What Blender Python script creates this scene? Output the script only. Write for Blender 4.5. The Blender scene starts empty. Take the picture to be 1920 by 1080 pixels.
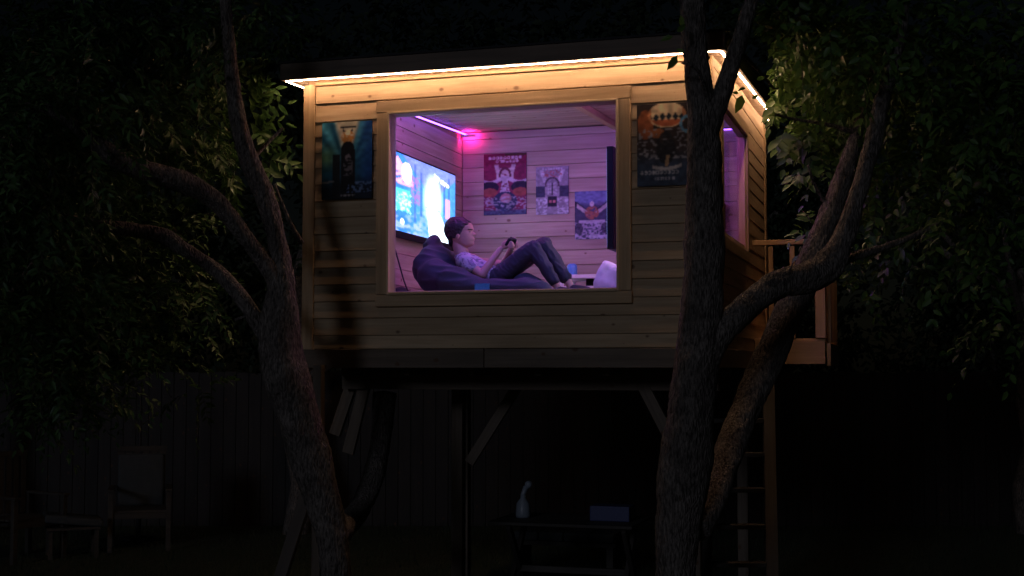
import bpy, bmesh, math, random
import numpy as np
from mathutils import Vector, Matrix, noise

SC = bpy.context.scene
COL = SC.collection
random.seed(7)
RNG = np.random.default_rng(11)

# ------------------------------------------------------------------ camera, world, light
CAM_H = 1.9
F = 2500.0                       # focal length in pixels of a 1920 wide picture
PITCH = math.atan(150.0 / F)
cam_d = bpy.data.cameras.new('camera')
cam_d.lens = F / 1920 * 36
cam_d.sensor_width = 36
cam_d.clip_end = 500
cam = bpy.data.objects.new('camera', cam_d)
cam.location = (0, 0, CAM_H)
cam.rotation_euler = (math.pi / 2 + PITCH, 0, 0)
COL.objects.link(cam)
SC.camera = cam

MOON_EL, MOON_AZ = math.radians(13), math.radians(203)   # azimuth of the moon, clockwise from +Y
w = bpy.data.worlds.new('World')
SC.world = w
w.use_nodes = True
wn = w.node_tree
sky = wn.nodes.new('ShaderNodeTexSky')
sky.sky_type = 'NISHITA'
sky.sun_disc = False
sky.sun_elevation = MOON_EL
sky.sun_rotation = MOON_AZ
wn.links.new(sky.outputs[0], wn.nodes['Background'].inputs[0])
wn.nodes['Background'].inputs[1].default_value = 0.0004

sd = bpy.data.lights.new('moon', 'SUN')
sd.energy = 0.135
sd.color = (0.74, 0.80, 1.0)
sd.angle = math.radians(9)
so = bpy.data.objects.new('moon', sd)
dirv = Vector((math.sin(MOON_AZ) * math.cos(MOON_EL), math.cos(MOON_AZ) * math.cos(MOON_EL), math.sin(MOON_EL)))
so.rotation_euler = dirv.to_track_quat('Z', 'Y').to_euler()
so.location = (-6, -6, 8)
COL.objects.link(so)

SC.view_settings.view_transform = 'Standard'
SC.view_settings.look = 'None'
SC.view_settings.exposure = 0
SC.view_settings.gamma = 1
SC.view_settings.use_curve_mapping = False
SC.render.engine = 'CYCLES'
SC.cycles.use_denoising = True
SC.cycles.max_bounces = 6
SC.cycles.sample_clamp_indirect = 3.0
SC.cycles.transparent_max_bounces = 12

# ------------------------------------------------------------------ frames
TH = math.atan(0.308)            # the hut is turned by this much
_c, _s = math.cos(PITCH), math.sin(PITCH)


def ray(x, y):
    a = (x - 960) / F
    b = (540 - y) / F
    v = Vector((a, _c - b * _s, _s + b * _c))
    return v / v.y


def at(x, y, Y):                 # world point seen at pixel x, y at the depth Y
    v = ray(x, y) * Y
    return Vector((v.x, v.y, v.z + CAM_H))


U = Vector((math.cos(TH), -math.sin(TH), 0))
DV = Vector((math.sin(TH), math.cos(TH), 0))
_r = ray(1331, 690) * 8.2
C0 = Vector((_r.x, _r.y, 0))     # right front corner of the hut on the ground
HZ = CAM_H                       # underside of the hut


def P(s, t, z):                  # hut frame: s along the front (right corner 0), t into depth, z above underside
    return Vector((s, t, z + HZ))


def hp(x, y, t):                 # the same frame from a pixel on the plane t
    r = ray(x, y)
    k = (C0.dot(DV) + t) / r.dot(DV)
    p = r * k
    return Vector(((p - C0).dot(U), t, p.z + CAM_H))


LS = -2.745                      # left outer corner
DEP = 3.0                        # outer depth
RF = 0.045                       # roof slope

# ------------------------------------------------------------------ materials
def new_mat(name):
    m = bpy.data.materials.new(name)
    m.use_nodes = True
    nt = m.node_tree
    return m, nt, nt.nodes['Principled BSDF']


def nd(nt, typ, **kw):
    n = nt.nodes.new(typ)
    for k, v in kw.items():
        setattr(n, k, v)
    return n


def lk(nt, a, b):
    nt.links.new(a, b)


def plain(name, col, rough=0.6, metal=0.0, bump=0.0, bscale=60, var=0.25, spec=0.4):
    m, nt, b = new_mat(name)
    tc = nd(nt, 'ShaderNodeTexCoord')
    n = nd(nt, 'ShaderNodeTexNoise')
    n.inputs['Scale'].default_value = bscale
    n.inputs['Detail'].default_value = 5
    lk(nt, tc.outputs['Object'], n.inputs['Vector'])
    mx = nd(nt, 'ShaderNodeMix', data_type='RGBA')
    mx.inputs['A'].default_value = tuple(c * (1 - var) for c in col) + (1,)
    mx.inputs['B'].default_value = tuple(min(1, c * (1 + var)) for c in col) + (1,)
    lk(nt, n.outputs['Fac'], mx.inputs['Factor'])
    lk(nt, mx.outputs['Result'], b.inputs['Base Color'])
    b.inputs['Roughness'].default_value = rough
    b.inputs['Metallic'].default_value = metal
    b.inputs['Specular IOR Level'].default_value = spec
    if bump:
        bp = nd(nt, 'ShaderNodeBump')
        bp.inputs['Strength'].default_value = bump
        bp.inputs['Distance'].default_value = 0.004
        lk(nt, n.outputs['Fac'], bp.inputs['Height'])
        lk(nt, bp.outputs[0], b.inputs['Normal'])
    return m


def wood(name, light, dark, knot=(0.10, 0.045, 0.02), rough=0.62, knots=True):
    """board timber: length along local X; grain, knots, a tint of its own per board"""
    m, nt, b = new_mat(name)
    tc = nd(nt, 'ShaderNodeTexCoord')
    oi = nd(nt, 'ShaderNodeObjectInfo')
    mul = nd(nt, 'ShaderNodeMath', operation='MULTIPLY')
    mul.inputs[1].default_value = 61.7
    lk(nt, oi.outputs['Random'], mul.inputs[0])
    add = nd(nt, 'ShaderNodeVectorMath', operation='ADD')
    lk(nt, tc.outputs['Object'], add.inputs[0])
    lk(nt, mul.outputs[0], add.inputs[1])
    mp = nd(nt, 'ShaderNodeMapping')
    mp.inputs['Scale'].default_value = (1.3, 30, 30)
    lk(nt, add.outputs[0], mp.inputs['Vector'])
    n1 = nd(nt, 'ShaderNodeTexNoise')
    n1.inputs['Scale'].default_value = 1.0
    n1.inputs['Detail'].default_value = 7
    n1.inputs['Roughness'].default_value = 0.65
    n1.inputs['Distortion'].default_value = 0.4
    lk(nt, mp.outputs[0], n1.inputs['Vector'])
    mp2 = nd(nt, 'ShaderNodeMapping')
    mp2.inputs['Scale'].default_value = (1.1, 5, 5)
    lk(nt, add.outputs[0], mp2.inputs['Vector'])
    n2 = nd(nt, 'ShaderNodeTexNoise')
    n2.inputs['Scale'].default_value = 1.4
    n2.inputs['Detail'].default_value = 3
    lk(nt, mp2.outputs[0], n2.inputs['Vector'])
    r1 = nd(nt, 'ShaderNodeMapRange')
    r1.inputs['From Min'].default_value = 0.3
    r1.inputs['From Max'].default_value = 0.7
    lk(nt, n1.outputs['Fac'], r1.inputs['Value'])
    mx = nd(nt, 'ShaderNodeMix', data_type='RGBA')
    mx.inputs['A'].default_value = dark + (1,)
    mx.inputs['B'].default_value = light + (1,)
    lk(nt, r1.outputs[0], mx.inputs['Factor'])
    # broad tone
    mt = nd(nt, 'ShaderNodeMix', data_type='RGBA', blend_type='MULTIPLY')
    mt.inputs['Factor'].default_value = 1
    r2 = nd(nt, 'ShaderNodeMapRange')
    r2.inputs['From Min'].default_value = 0.3
    r2.inputs['From Max'].default_value = 0.7
    r2.inputs['To Min'].default_value = 0.78
    r2.inputs['To Max'].default_value = 1.08
    lk(nt, n2.outputs['Fac'], r2.inputs['Value'])
    rr = nd(nt, 'ShaderNodeMapRange')
    rr.inputs['To Min'].default_value = 0.8
    rr.inputs['To Max'].default_value = 1.1
    lk(nt, oi.outputs['Random'], rr.inputs['Value'])
    mm = nd(nt, 'ShaderNodeMath', operation='MULTIPLY')
    lk(nt, r2.outputs[0], mm.inputs[0])
    lk(nt, rr.outputs[0], mm.inputs[1])
    lk(nt, mx.outputs['Result'], mt.inputs['A'])
    lk(nt, mm.outputs[0], mt.inputs['B'])
    out = mt.outputs['Result']
    if knots:
        sx = nd(nt, 'ShaderNodeSeparateXYZ')
        lk(nt, add.outputs[0], sx.inputs[0])
        cx = nd(nt, 'ShaderNodeCombineXYZ')
        for src, dst, k_ in (('X', 'X', 3.6), ('Z', 'Y', 5.0)):
            mq = nd(nt, 'ShaderNodeMath', operation='MULTIPLY')
            mq.inputs[1].default_value = k_
            lk(nt, sx.outputs[src], mq.inputs[0])
            lk(nt, mq.outputs[0], cx.inputs[dst])
        v = nd(nt, 'ShaderNodeTexVoronoi', voronoi_dimensions='2D')
        v.inputs['Scale'].default_value = 1.0
        lk(nt, cx.outputs[0], v.inputs['Vector'])
        kr = nd(nt, 'ShaderNodeMapRange', interpolation_type='SMOOTHSTEP')
        kr.inputs['From Min'].default_value = 0.035
        kr.inputs['From Max'].default_value = 0.10
        kr.inputs['To Min'].default_value = 0.85
        kr.inputs['To Max'].default_value = 0.0
        sc_ = nd(nt, 'ShaderNodeSeparateColor')
        lk(nt, v.outputs['Color'], sc_.inputs[0])
        ma = nd(nt, 'ShaderNodeMath', operation='MULTIPLY_ADD')
        ma.inputs[1].default_value = 0.07
        lk(nt, sc_.outputs[0], ma.inputs[0])
        lk(nt, v.outputs['Distance'], ma.inputs[2])
        lk(nt, ma.outputs[0], kr.inputs['Value'])
        mk = nd(nt, 'ShaderNodeMix', data_type='RGBA')
        mk.inputs['B'].default_value = knot + (1,)
        lk(nt, kr.outputs[0], mk.inputs['Factor'])
        lk(nt, out, mk.inputs['A'])
        out = mk.outputs['Result']
    lk(nt, out, b.inputs['Base Color'])
    b.inputs['Roughness'].default_value = rough
    b.inputs['Specular IOR Level'].default_value = 0.3
    bp = nd(nt, 'ShaderNodeBump')
    bp.inputs['Strength'].default_value = 0.35
    bp.inputs['Distance'].default_value = 0.003
    lk(nt, n1.outputs['Fac'], bp.inputs['Height'])
    lk(nt, bp.outputs[0], b.inputs['Normal'])
    return m


def emit(name, col, strength, attr=None):
    m = bpy.data.materials.new(name)
    m.use_nodes = True
    nt = m.node_tree
    nt.nodes.clear()
    o = nd(nt, 'ShaderNodeOutputMaterial')
    e = nd(nt, 'ShaderNodeEmission')
    e.inputs['Color'].default_value = col + (1,)
    e.inputs['Strength'].default_value = strength
    if attr:
        a = nd(nt, 'ShaderNodeAttribute', attribute_name=attr)
        lk(nt, a.outputs['Color'], e.inputs['Color'])
    lk(nt, e.outputs[0], o.inputs['Surface'])
    return m


def leaf_mat(name, c1, c2, rough=0.46):
    m, nt, b = new_mat(name)
    g = nd(nt, 'ShaderNodeNewGeometry')
    oi = nd(nt, 'ShaderNodeObjectInfo')
    ad = nd(nt, 'ShaderNodeMath', operation='ADD')
    fr = nd(nt, 'ShaderNodeMath', operation='FRACT')
    lk(nt, g.outputs['Random Per Island'], ad.inputs[0])
    lk(nt, oi.outputs['Random'], ad.inputs[1])
    lk(nt, ad.outputs[0], fr.inputs[0])
    mx = nd(nt, 'ShaderNodeMix', data_type='RGBA')
    mx.inputs['A'].default_value = c1 + (1,)
    mx.inputs['B'].default_value = c2 + (1,)
    lk(nt, fr.outputs[0], mx.inputs['Factor'])
    lk(nt, mx.outputs['Result'], b.inputs['Base Color'])
    b.inputs['Roughness'].default_value = rough
    b.inputs['Specular IOR Level'].default_value = 0.32
    tr = nd(nt, 'ShaderNodeBsdfTranslucent')
    lk(nt, mx.outputs['Result'], tr.inputs['Color'])
    ms = nd(nt, 'ShaderNodeMixShader')
    ms.inputs[0].default_value = 0.22
    lk(nt, b.outputs[0], ms.inputs[1])
    lk(nt, tr.outputs[0], ms.inputs[2])
    lk(nt, ms.outputs[0], nt.nodes['Material Output'].inputs['Surface'])
    return m


def bark_mat():
    m, nt, b = new_mat('bark')
    tc = nd(nt, 'ShaderNodeTexCoord')
    mp = nd(nt, 'ShaderNodeMapping')
    mp.inputs['Scale'].default_value = (1, 1, 0.3)
    lk(nt, tc.outputs['Object'], mp.inputs['Vector'])
    n = nd(nt, 'ShaderNodeTexNoise')
    n.inputs['Scale'].default_value = 75
    n.inputs['Detail'].default_value = 8
    n.inputs['Roughness'].default_value = 0.7
    lk(nt, mp.outputs[0], n.inputs['Vector'])
    v = nd(nt, 'ShaderNodeTexVoronoi', feature='DISTANCE_TO_EDGE')
    v.inputs['Scale'].default_value = 55
    lk(nt, mp.outputs[0], v.inputs['Vector'])
    n3 = nd(nt, 'ShaderNodeTexNoise')
    n3.inputs['Scale'].default_value = 6
    lk(nt, tc.outputs['Object'], n3.inputs['Vector'])
    mx = nd(nt, 'ShaderNodeMix', data_type='RGBA')
    mx.inputs['A'].default_value = (0.028, 0.024, 0.022, 1)
    mx.inputs['B'].default_value = (0.29, 0.252, 0.222, 1)
    r = nd(nt, 'ShaderNodeMapRange')
    r.inputs['From Min'].default_value = 0.35
    r.inputs['From Max'].default_value = 0.68
    lk(nt, n.outputs['Fac'], r.inputs['Value'])
    lk(nt, r.outputs[0], mx.inputs['Factor'])
    m2 = nd(nt, 'ShaderNodeMix', data_type='RGBA', blend_type='MULTIPLY')
    m2.inputs['Factor'].default_value = 0.8
    lk(nt, mx.outputs['Result'], m2.inputs['A'])
    r3 = nd(nt, 'ShaderNodeMapRange')
    r3.inputs['From Min'].default_value = 0.3
    r3.inputs['From Max'].default_value = 0.7
    r3.inputs['To Min'].default_value = 0.6
    r3.inputs['To Max'].default_value = 1.25
    lk(nt, n3.outputs['Fac'], r3.inputs['Value'])
    lk(nt, r3.outputs[0], m2.inputs['B'])
    lk(nt, m2.outputs['Result'], b.inputs['Base Color'])
    b.inputs['Roughness'].default_value = 0.9
    b.inputs['Specular IOR Level'].default_value = 0.2
    ad = nd(nt, 'ShaderNodeMath', operation='ADD')
    mn = nd(nt, 'ShaderNodeMath', operation='MINIMUM')
    mn.inputs[1].default_value = 0.25
    lk(nt, v.outputs['Distance'], mn.inputs[0])
    mu = nd(nt, 'ShaderNodeMath', operation='MULTIPLY')
    mu.inputs[1].default_value = 3.0
    lk(nt, mn.outputs[0], mu.inputs[0])
    lk(nt, mu.outputs[0], ad.inputs[0])
    lk(nt, n.outputs['Fac'], ad.inputs[1])
    bp = nd(nt, 'ShaderNodeBump')
    bp.inputs['Strength'].default_value = 1.0
    bp.inputs['Distance'].default_value = 0.008
    lk(nt, ad.outputs[0], bp.inputs['Height'])
    lk(nt, bp.outputs[0], b.inputs['Normal'])
    return m


def attr_mat(name, rough=0.45, coat=0.0):
    m, nt, b = new_mat(name)
    a = nd(nt, 'ShaderNodeAttribute', attribute_name='Col')
    lk(nt, a.outputs['Color'], b.inputs['Base Color'])
    b.inputs['Roughness'].default_value = rough
    b.inputs['Coat Weight'].default_value = coat
    b.inputs['Specular IOR Level'].default_value = 0.15
    return m


def glass_mat():
    m = bpy.data.materials.new('window_glass')
    m.use_nodes = True
    nt = m.node_tree
    nt.nodes.clear()
    o = nd(nt, 'ShaderNodeOutputMaterial')
    t = nd(nt, 'ShaderNodeBsdfTransparent')
    t.inputs['Color'].default_value = (0.93, 0.95, 0.95, 1)
    g = nd(nt, 'ShaderNodeBsdfGlossy')
    g.inputs['Roughness'].default_value = 0.02
    f = nd(nt, 'ShaderNodeFresnel')
    f.inputs['IOR'].default_value = 1.45
    mx = nd(nt, 'ShaderNodeMixShader')
    fm = nd(nt, 'ShaderNodeMath', operation='MULTIPLY')
    fm.inputs[1].default_value = 0.3
    lk(nt, f.outputs[0], fm.inputs[0])
    lk(nt, fm.outputs[0], mx.inputs[0])
    lk(nt, t.outputs[0], mx.inputs[1])
    lk(nt, g.outputs[0], mx.inputs[2])
    lk(nt, mx.outputs[0], o.inputs['Surface'])
    return m


M = {}
M['pine'] = wood('pine_siding', (0.62, 0.46, 0.29), (0.42, 0.28, 0.155))
M['pine_in'] = wood('pine_lining', (0.62, 0.49, 0.38), (0.43, 0.32, 0.23), knot=(0.16, 0.07, 0.04))
M['trim'] = wood('pine_trim', (0.60, 0.43, 0.26), (0.40, 0.26, 0.14), knots=False)
M['lit_edge'] = wood('pine_trim_lit', (0.74, 0.58, 0.40), (0.58, 0.43, 0.27), knots=False)  # trim pine made paler: light caught on the window edges, put into the colour
M['deckwood'] = wood('stained_rail', (0.62, 0.40, 0.23), (0.44, 0.27, 0.14), knots=False)
M['beam'] = wood('rough_beam', (0.20, 0.155, 0.115), (0.12, 0.09, 0.065))
M['fascia'] = wood('dark_fascia', (0.22, 0.16, 0.12), (0.12, 0.09, 0.07), knots=False)
M['fence'] = wood('fence_board', (0.036, 0.03, 0.028), (0.018, 0.015, 0.014))
M['grey_wood'] = wood('weathered_wood', (0.08, 0.07, 0.06), (0.045, 0.04, 0.034), knots=False)
M['felt'] = plain('roofing_felt', (0.03, 0.03, 0.035), 0.95, bump=0.5, bscale=300)
M['core'] = plain('wall_board', (0.40, 0.28, 0.18), 0.8)
M['bark'] = bark_mat()
M['leaf_l'] = leaf_mat('narrow_leaf', (0.045, 0.105, 0.035), (0.10, 0.19, 0.06))
M['leaf_r'] = leaf_mat('broad_leaf', (0.05, 0.115, 0.025), (0.11, 0.20, 0.045))
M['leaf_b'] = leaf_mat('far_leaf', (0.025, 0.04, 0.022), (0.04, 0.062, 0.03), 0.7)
M['glass'] = glass_mat()
M['led_warm'] = emit('warm_led', (1.0, 0.61, 0.37), 74)
M['led_violet'] = emit('violet_led', (0.24, 0.07, 1.0), 13)
M['led_magenta'] = emit('magenta_led', (1.0, 0.02, 0.40), 260)
M['led_fill'] = emit('blue_fill_led', (0.16, 0.12, 1.0), 140)
M['alu'] = plain('aluminium_channel', (0.5, 0.5, 0.52), 0.35, 0.9, var=0.05)
M['black'] = plain('black_plastic', (0.008, 0.008, 0.009), 0.5, var=0.1, spec=0.15)
M['black_soft'] = plain('black_rubber', (0.02, 0.02, 0.02), 0.7, var=0.1)
M['poster'] = attr_mat('printed_metal_poster', 0.5)
M['paper'] = attr_mat('printed_paper_poster', 0.6)
M['screen'] = emit('tv_picture', (1, 1, 1), 3.0, 'Col')
M['beanbag'] = plain('beanbag_fabric', (0.038, 0.052, 0.052), 0.75, bump=0.5, bscale=9, var=0.15)
M['white'] = plain('white_laminate', (0.75, 0.75, 0.76), 0.4, var=0.03)
M['tealtag'] = plain('teal_label', (0.05, 0.30, 0.36), 0.6)
M['bluecup'] = plain('blue_plastic', (0.10, 0.28, 0.62), 0.4)
M['pillow'] = plain('lilac_cotton', (0.55, 0.52, 0.62), 0.9, bump=0.8, bscale=12)
M['skin'] = plain('skin', (0.50, 0.29, 0.20), 0.5, bump=0.1, bscale=90, var=0.06)
M['hair'] = plain('dark_hair', (0.03, 0.02, 0.016), 0.5, bump=1.0, bscale=120, var=0.4)
M['trousers'] = plain('charcoal_jersey', (0.036, 0.036, 0.042), 0.85, bump=0.6, bscale=30)
M['sandal'] = plain('black_slipper', (0.02, 0.02, 0.022), 0.8)
M['eye'] = plain('eye_white', (0.25, 0.22, 0.2), 0.3, var=0.02)
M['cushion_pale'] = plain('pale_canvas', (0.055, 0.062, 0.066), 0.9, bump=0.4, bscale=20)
M['blue_box'] = plain('blue_box', (0.05, 0.065, 0.17), 0.5)
M['ceramic'] = plain('pale_glaze', (0.25, 0.29, 0.34), 0.35)
M['metal_dark'] = plain('dark_metal', (0.08, 0.08, 0.09), 0.5, 0.8)


def shirt_mat():
    m, nt, b = new_mat('printed_tee')
    tc = nd(nt, 'ShaderNodeTexCoord')
    v = nd(nt, 'ShaderNodeTexNoise')
    v.inputs['Scale'].default_value = 34
    v.inputs['Detail'].default_value = 2
    lk(nt, tc.outputs['Object'], v.inputs['Vector'])
    r = nd(nt, 'ShaderNodeMapRange')
    r.inputs['From Min'].default_value = 0.44
    r.inputs['From Max'].default_value = 0.50
    lk(nt, v.outputs['Fac'], r.inputs['Value'])
    mx = nd(nt, 'ShaderNodeMix', data_type='RGBA')
    mx.inputs['A'].default_value = (0.2, 0.18, 0.22, 1)
    mx.inputs['B'].default_value = (0.50, 0.47, 0.47, 1)
    lk(nt, r.outputs[0], mx.inputs['Factor'])
    lk(nt, mx.outputs['Result'], b.inputs['Base Color'])
    b.inputs['Roughness'].default_value = 0.85
    return m


M['shirt'] = shirt_mat()


def ground_mat():
    m, nt, b = new_mat('lawn_soil')
    tc = nd(nt, 'ShaderNodeTexCoord')
    n = nd(nt, 'ShaderNodeTexNoise')
    n.inputs['Scale'].default_value = 1.6
    n.inputs['Detail'].default_value = 9
    lk(nt, tc.outputs['Object'], n.inputs['Vector'])
    mx = nd(nt, 'ShaderNodeMix', data_type='RGBA')
    mx.inputs['A'].default_value = (0.05, 0.042, 0.03, 1)
    mx.inputs['B'].default_value = (0.035, 0.065, 0.02, 1)
    lk(nt, n.outputs['Fac'], mx.inputs['Factor'])
    lk(nt, mx.outputs['Result'], b.inputs['Base Color'])
    b.inputs['Roughness'].default_value = 0.95
    bp = nd(nt, 'ShaderNodeBump')
    bp.inputs['Distance'].default_value = 0.05
    n2 = nd(nt, 'ShaderNodeTexNoise')
    n2.inputs['Scale'].default_value = 30
    lk(nt, tc.outputs['Object'], n2.inputs['Vector'])
    lk(nt, n2.outputs['Fac'], bp.inputs['Height'])
    lk(nt, bp.outputs[0], b.inputs['Normal'])
    return m


M['ground'] = ground_mat()

# ------------------------------------------------------------------ mesh helpers
def tag(o, label=None, cat=None, group=None, kind=None):
    if label: o['label'] = label
    if cat: o['category'] = cat
    if group: o['group'] = group
    if kind: o['kind'] = kind
    return o


def empty(name, loc=(0, 0, 0), rz=0.0):
    o = bpy.data.objects.new(name, None)
    o.empty_display_size = 0.1
    o.location = loc
    o.rotation_euler = (0, 0, rz)
    COL.objects.link(o)
    return o


def link(name, me, mat, parent=None, loc=None, rot=None, smooth=False):
    if mat is not None and not me.materials:
        me.materials.append(mat)
    if smooth:
        me.polygons.foreach_set('use_smooth', [True] * len(me.polygons))
    o = bpy.data.objects.new(name, me)
    COL.objects.link(o)
    if parent is not None: o.parent = parent
    if loc is not None: o.location = loc
    if rot is not None: o.rotation_euler = rot
    return o


class MB:
    def __init__(self):
        self.v = []; self.f = []

    def add(self, vs, fs):
        n = len(self.v)
        self.v += [tuple(v) for v in vs]
        self.f += [tuple(i + n for i in f) for f in fs]
        return self

    def box(self, x0, x1, y0, y1, z0, z1):
        vs = [(x, y, z) for z in (z0, z1) for y in (y0, y1) for x in (x0, x1)]
        fs = [(0, 2, 3, 1), (4, 5, 7, 6), (0, 1, 5, 4), (2, 6, 7, 3), (0, 4, 6, 2), (1, 3, 7, 5)]
        return self.add(vs, fs)

    def wedge(self, pts, y0, y1):   # polygon in x,z extruded along y
        n = len(pts)
        vs = [(p[0], y0, p[1]) for p in pts] + [(p[0], y1, p[1]) for p in pts]
        fs = [tuple(range(n)), tuple(range(2 * n - 1, n - 1, -1))]
        fs += [(i, n + i, n + (i + 1) % n, (i + 1) % n) for i in range(n)]
        return self.add(vs, fs)

    def tube(self, pts, rad, seg=12, rounded=True):
        pts = [Vector(p) for p in pts]
        rings = []
        t0 = (pts[1] - pts[0]).normalized()
        t1 = (pts[-1] - pts[-2]).normalized()
        P_, R_ = [], []
        if rounded:
            for a in (80, 55, 28):
                P_.append(pts[0] - t0 * rad[0] * math.sin(math.radians(a))); R_.append(rad[0] * math.cos(math.radians(a)))
        P_ += pts; R_ += list(rad)
        if rounded:
            for a in (28, 55, 80):
                P_.append(pts[-1] + t1 * rad[-1] * math.sin(math.radians(a))); R_.append(rad[-1] * math.cos(math.radians(a)))
        up = Vector((0, 0, 1)) if abs(t0.z) < 0.9 else Vector((1, 0, 0))
        nrm = t0.cross(up).normalized()
        n = len(P_)
        vs = []
        for i, (p, r) in enumerate(zip(P_, R_)):
            if rounded and i < 4: t = t0
            elif rounded and i >= n - 4: t = t1
            else: t = (P_[min(i + 1, n - 1)] - P_[max(i - 1, 0)]).normalized()
            nrm = (nrm - t * nrm.dot(t)).normalized()
            bi = t.cross(nrm)
            for k in range(seg):
                a = 2 * math.pi * k / seg
                vs.append(p + (nrm * math.cos(a) + bi * math.sin(a)) * r)
        fs = []
        for i in range(n - 1):
            for k in range(seg):
                a = i * seg + k; b = i * seg + (k + 1) % seg
                fs.append((a, b, b + seg, a + seg))
        fs.append(tuple(range(seg - 1, -1, -1)))
        fs.append(tuple((n - 1) * seg + k for k in range(seg)))
        return self.add(vs, fs)

    def ball(self, c, r, seg=16, rings=10, rot=None):
        c = Vector(c)
        if not hasattr(r, '__len__'): r = (r, r, r)
        vs = []; fs = []
        for i in range(1, rings):
            th = math.pi * i / rings
            for k in range(seg):
                a = 2 * math.pi * k / seg
                v = Vector((r[0] * math.sin(th) * math.cos(a), r[1] * math.sin(th) * math.sin(a), r[2] * math.cos(th)))
                if rot is not None: v = rot @ v
                vs.append(c + v)
        top = Vector((0, 0, r[2])); bot = Vector((0, 0, -r[2]))
        if rot is not None: top = rot @ top; bot = rot @ bot
        vs.append(c + top); vs.append(c + bot)
        T = len(vs) - 2; B = T + 1
        for k in range(seg):
            fs.append((T, k, (k + 1) % seg))
            fs.append((B, (rings - 2) * seg + (k + 1) % seg, (rings - 2) * seg + k))
        for i in range(rings - 2):
            for k in range(seg):
                a = i * seg + k; b = i * seg + (k + 1) % seg
                fs.append((a, a + seg, b + seg, b))
        return self.add(vs, fs)

    def lathe(self, prof, c=(0, 0, 0), seg=20):
        n = len(prof)
        vs = [(c[0] + r * math.cos(2 * math.pi * k / seg), c[1] + r * math.sin(2 * math.pi * k / seg), c[2] + z)
              for r, z in prof for k in range(seg)]
        fs = [(i * seg + k, i * seg + (k + 1) % seg, (i + 1) * seg + (k + 1) % seg, (i + 1) * seg + k)
              for i in range(n - 1) for k in range(seg)]
        return self.add(vs, fs)

    def mesh(self, name):
        me = bpy.data.meshes.new(name)
        me.from_pydata(self.v, [], self.f)
        me.update()
        return me

    def build(self, name, mat, parent=None, loc=None, rot=None, smooth=False, bevel=0.0):
        me = self.mesh(name)
        if bevel:
            bm = bmesh.new(); bm.from_mesh(me)
            bmesh.ops.bevel(bm, geom=list(bm.edges), offset=bevel, segments=2, affect='EDGES', profile=0.6)
            bm.to_mesh(me); bm.free()
        return link(name, me, mat, parent, loc, rot, smooth)

    def remesh(self, name, mat, voxel, parent=None, loc=None, rot=None, smooth=2, fn=None):
        me = self.mesh(name + '_src')
        o = bpy.data.objects.new(name + '_src', me)
        COL.objects.link(o)
        m = o.modifiers.new('r', 'REMESH'); m.mode = 'VOXEL'; m.voxel_size = voxel
        if smooth:
            s = o.modifiers.new('s', 'SMOOTH'); s.iterations = smooth; s.factor = 0.6
        dg = bpy.context.evaluated_depsgraph_get()
        dg.update()
        new = bpy.data.meshes.new_from_object(o.evaluated_get(dg))
        new.name = name
        bpy.data.objects.remove(o); bpy.data.meshes.remove(me)
        if fn:
            for v in new.vertices: v.co = fn(v.co)
        new.materials.clear()
        return link(name, new, mat, parent, loc, rot, True)


_bcache = {}


def board_mesh(L, T, W, bev=0.0025):
    """chamfered board: length on x, thickness on y, width on z"""
    key = (round(L, 3), round(T, 4), round(W, 4))
    if key in _bcache: return _bcache[key]
    mb = MB(); mb.box(-L / 2, L / 2, -T / 2, T / 2, -W / 2, W / 2)
    me = mb.mesh('board')
    bm = bmesh.new(); bm.from_mesh(me)
    bmesh.ops.bevel(bm, geom=list(bm.edges), offset=min(bev, T * 0.3), segments=1, affect='EDGES')
    bm.to_mesh(me); bm.free()
    _bcache[key] = me
    return me


def board(name, c, L, T, W, mat, parent, ax=(1, 0, 0), ny=(0, -1, 0), tilt=0.0):
    """board centred at c; ax its long direction, ny the direction its broad face looks"""
    me = board_mesh(L, T, W)
    if mat.name not in [m.name for m in me.materials]:
        if me.materials:
            me = me.copy(); me.materials.clear()
            _bcache[(round(L, 3), round(T, 4), round(W, 4))] = me
        me.materials.append(mat)
    ax = Vector(ax).normalized(); ny = Vector(ny).normalized()
    ey = -ny
    ez = ax.cross(ey).normalized(); ey = ez.cross(ax)
    R = Matrix((ax, ey, ez)).transposed()
    if tilt:
        R = R @ Matrix.Rotation(tilt, 3, 'X')
    o = bpy.data.objects.new(name, me)
    COL.objects.link(o)
    o.parent = parent
    o.matrix_local = Matrix.Translation(Vector(c)) @ R.to_4x4()
    return o


# ------------------------------------------------------------------ ground, sky is the world
g = MB()
N = 60
gv = []
for j in range(N + 1):
    for i in range(N + 1):
        x = -150 + 300 * i / N; y = -100 + 300 * j / N
        gv.append((x, y, 0))
gf = [(j * (N + 1) + i, j * (N + 1) + i + 1, (j + 1) * (N + 1) + i + 1, (j + 1) * (N + 1) + i) for j in range(N) for i in range(N)]
g.add(gv, gf)
tag(g.build('ground', M['ground']), kind='structure')

# grass
NB = 22000
gx = RNG.uniform(-7, 7, NB); gy = RNG.uniform(10.5, 16.8, NB)
hh = RNG.uniform(0.03, 0.09, NB); an = RNG.uniform(0, math.pi, NB)
lx = RNG.normal(0, 0.02, NB); ly = RNG.normal(0, 0.02, NB)
wv = 0.004
v0 = np.stack([gx - wv * np.cos(an), gy - wv * np.sin(an), np.zeros(NB)], 1)
v1 = np.stack([gx + wv * np.cos(an), gy + wv * np.sin(an), np.zeros(NB)], 1)
v2 = np.stack([gx + lx, gy + ly, hh], 1)
vv = np.stack([v0, v1, v2], 1).reshape(-1, 3)


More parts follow.
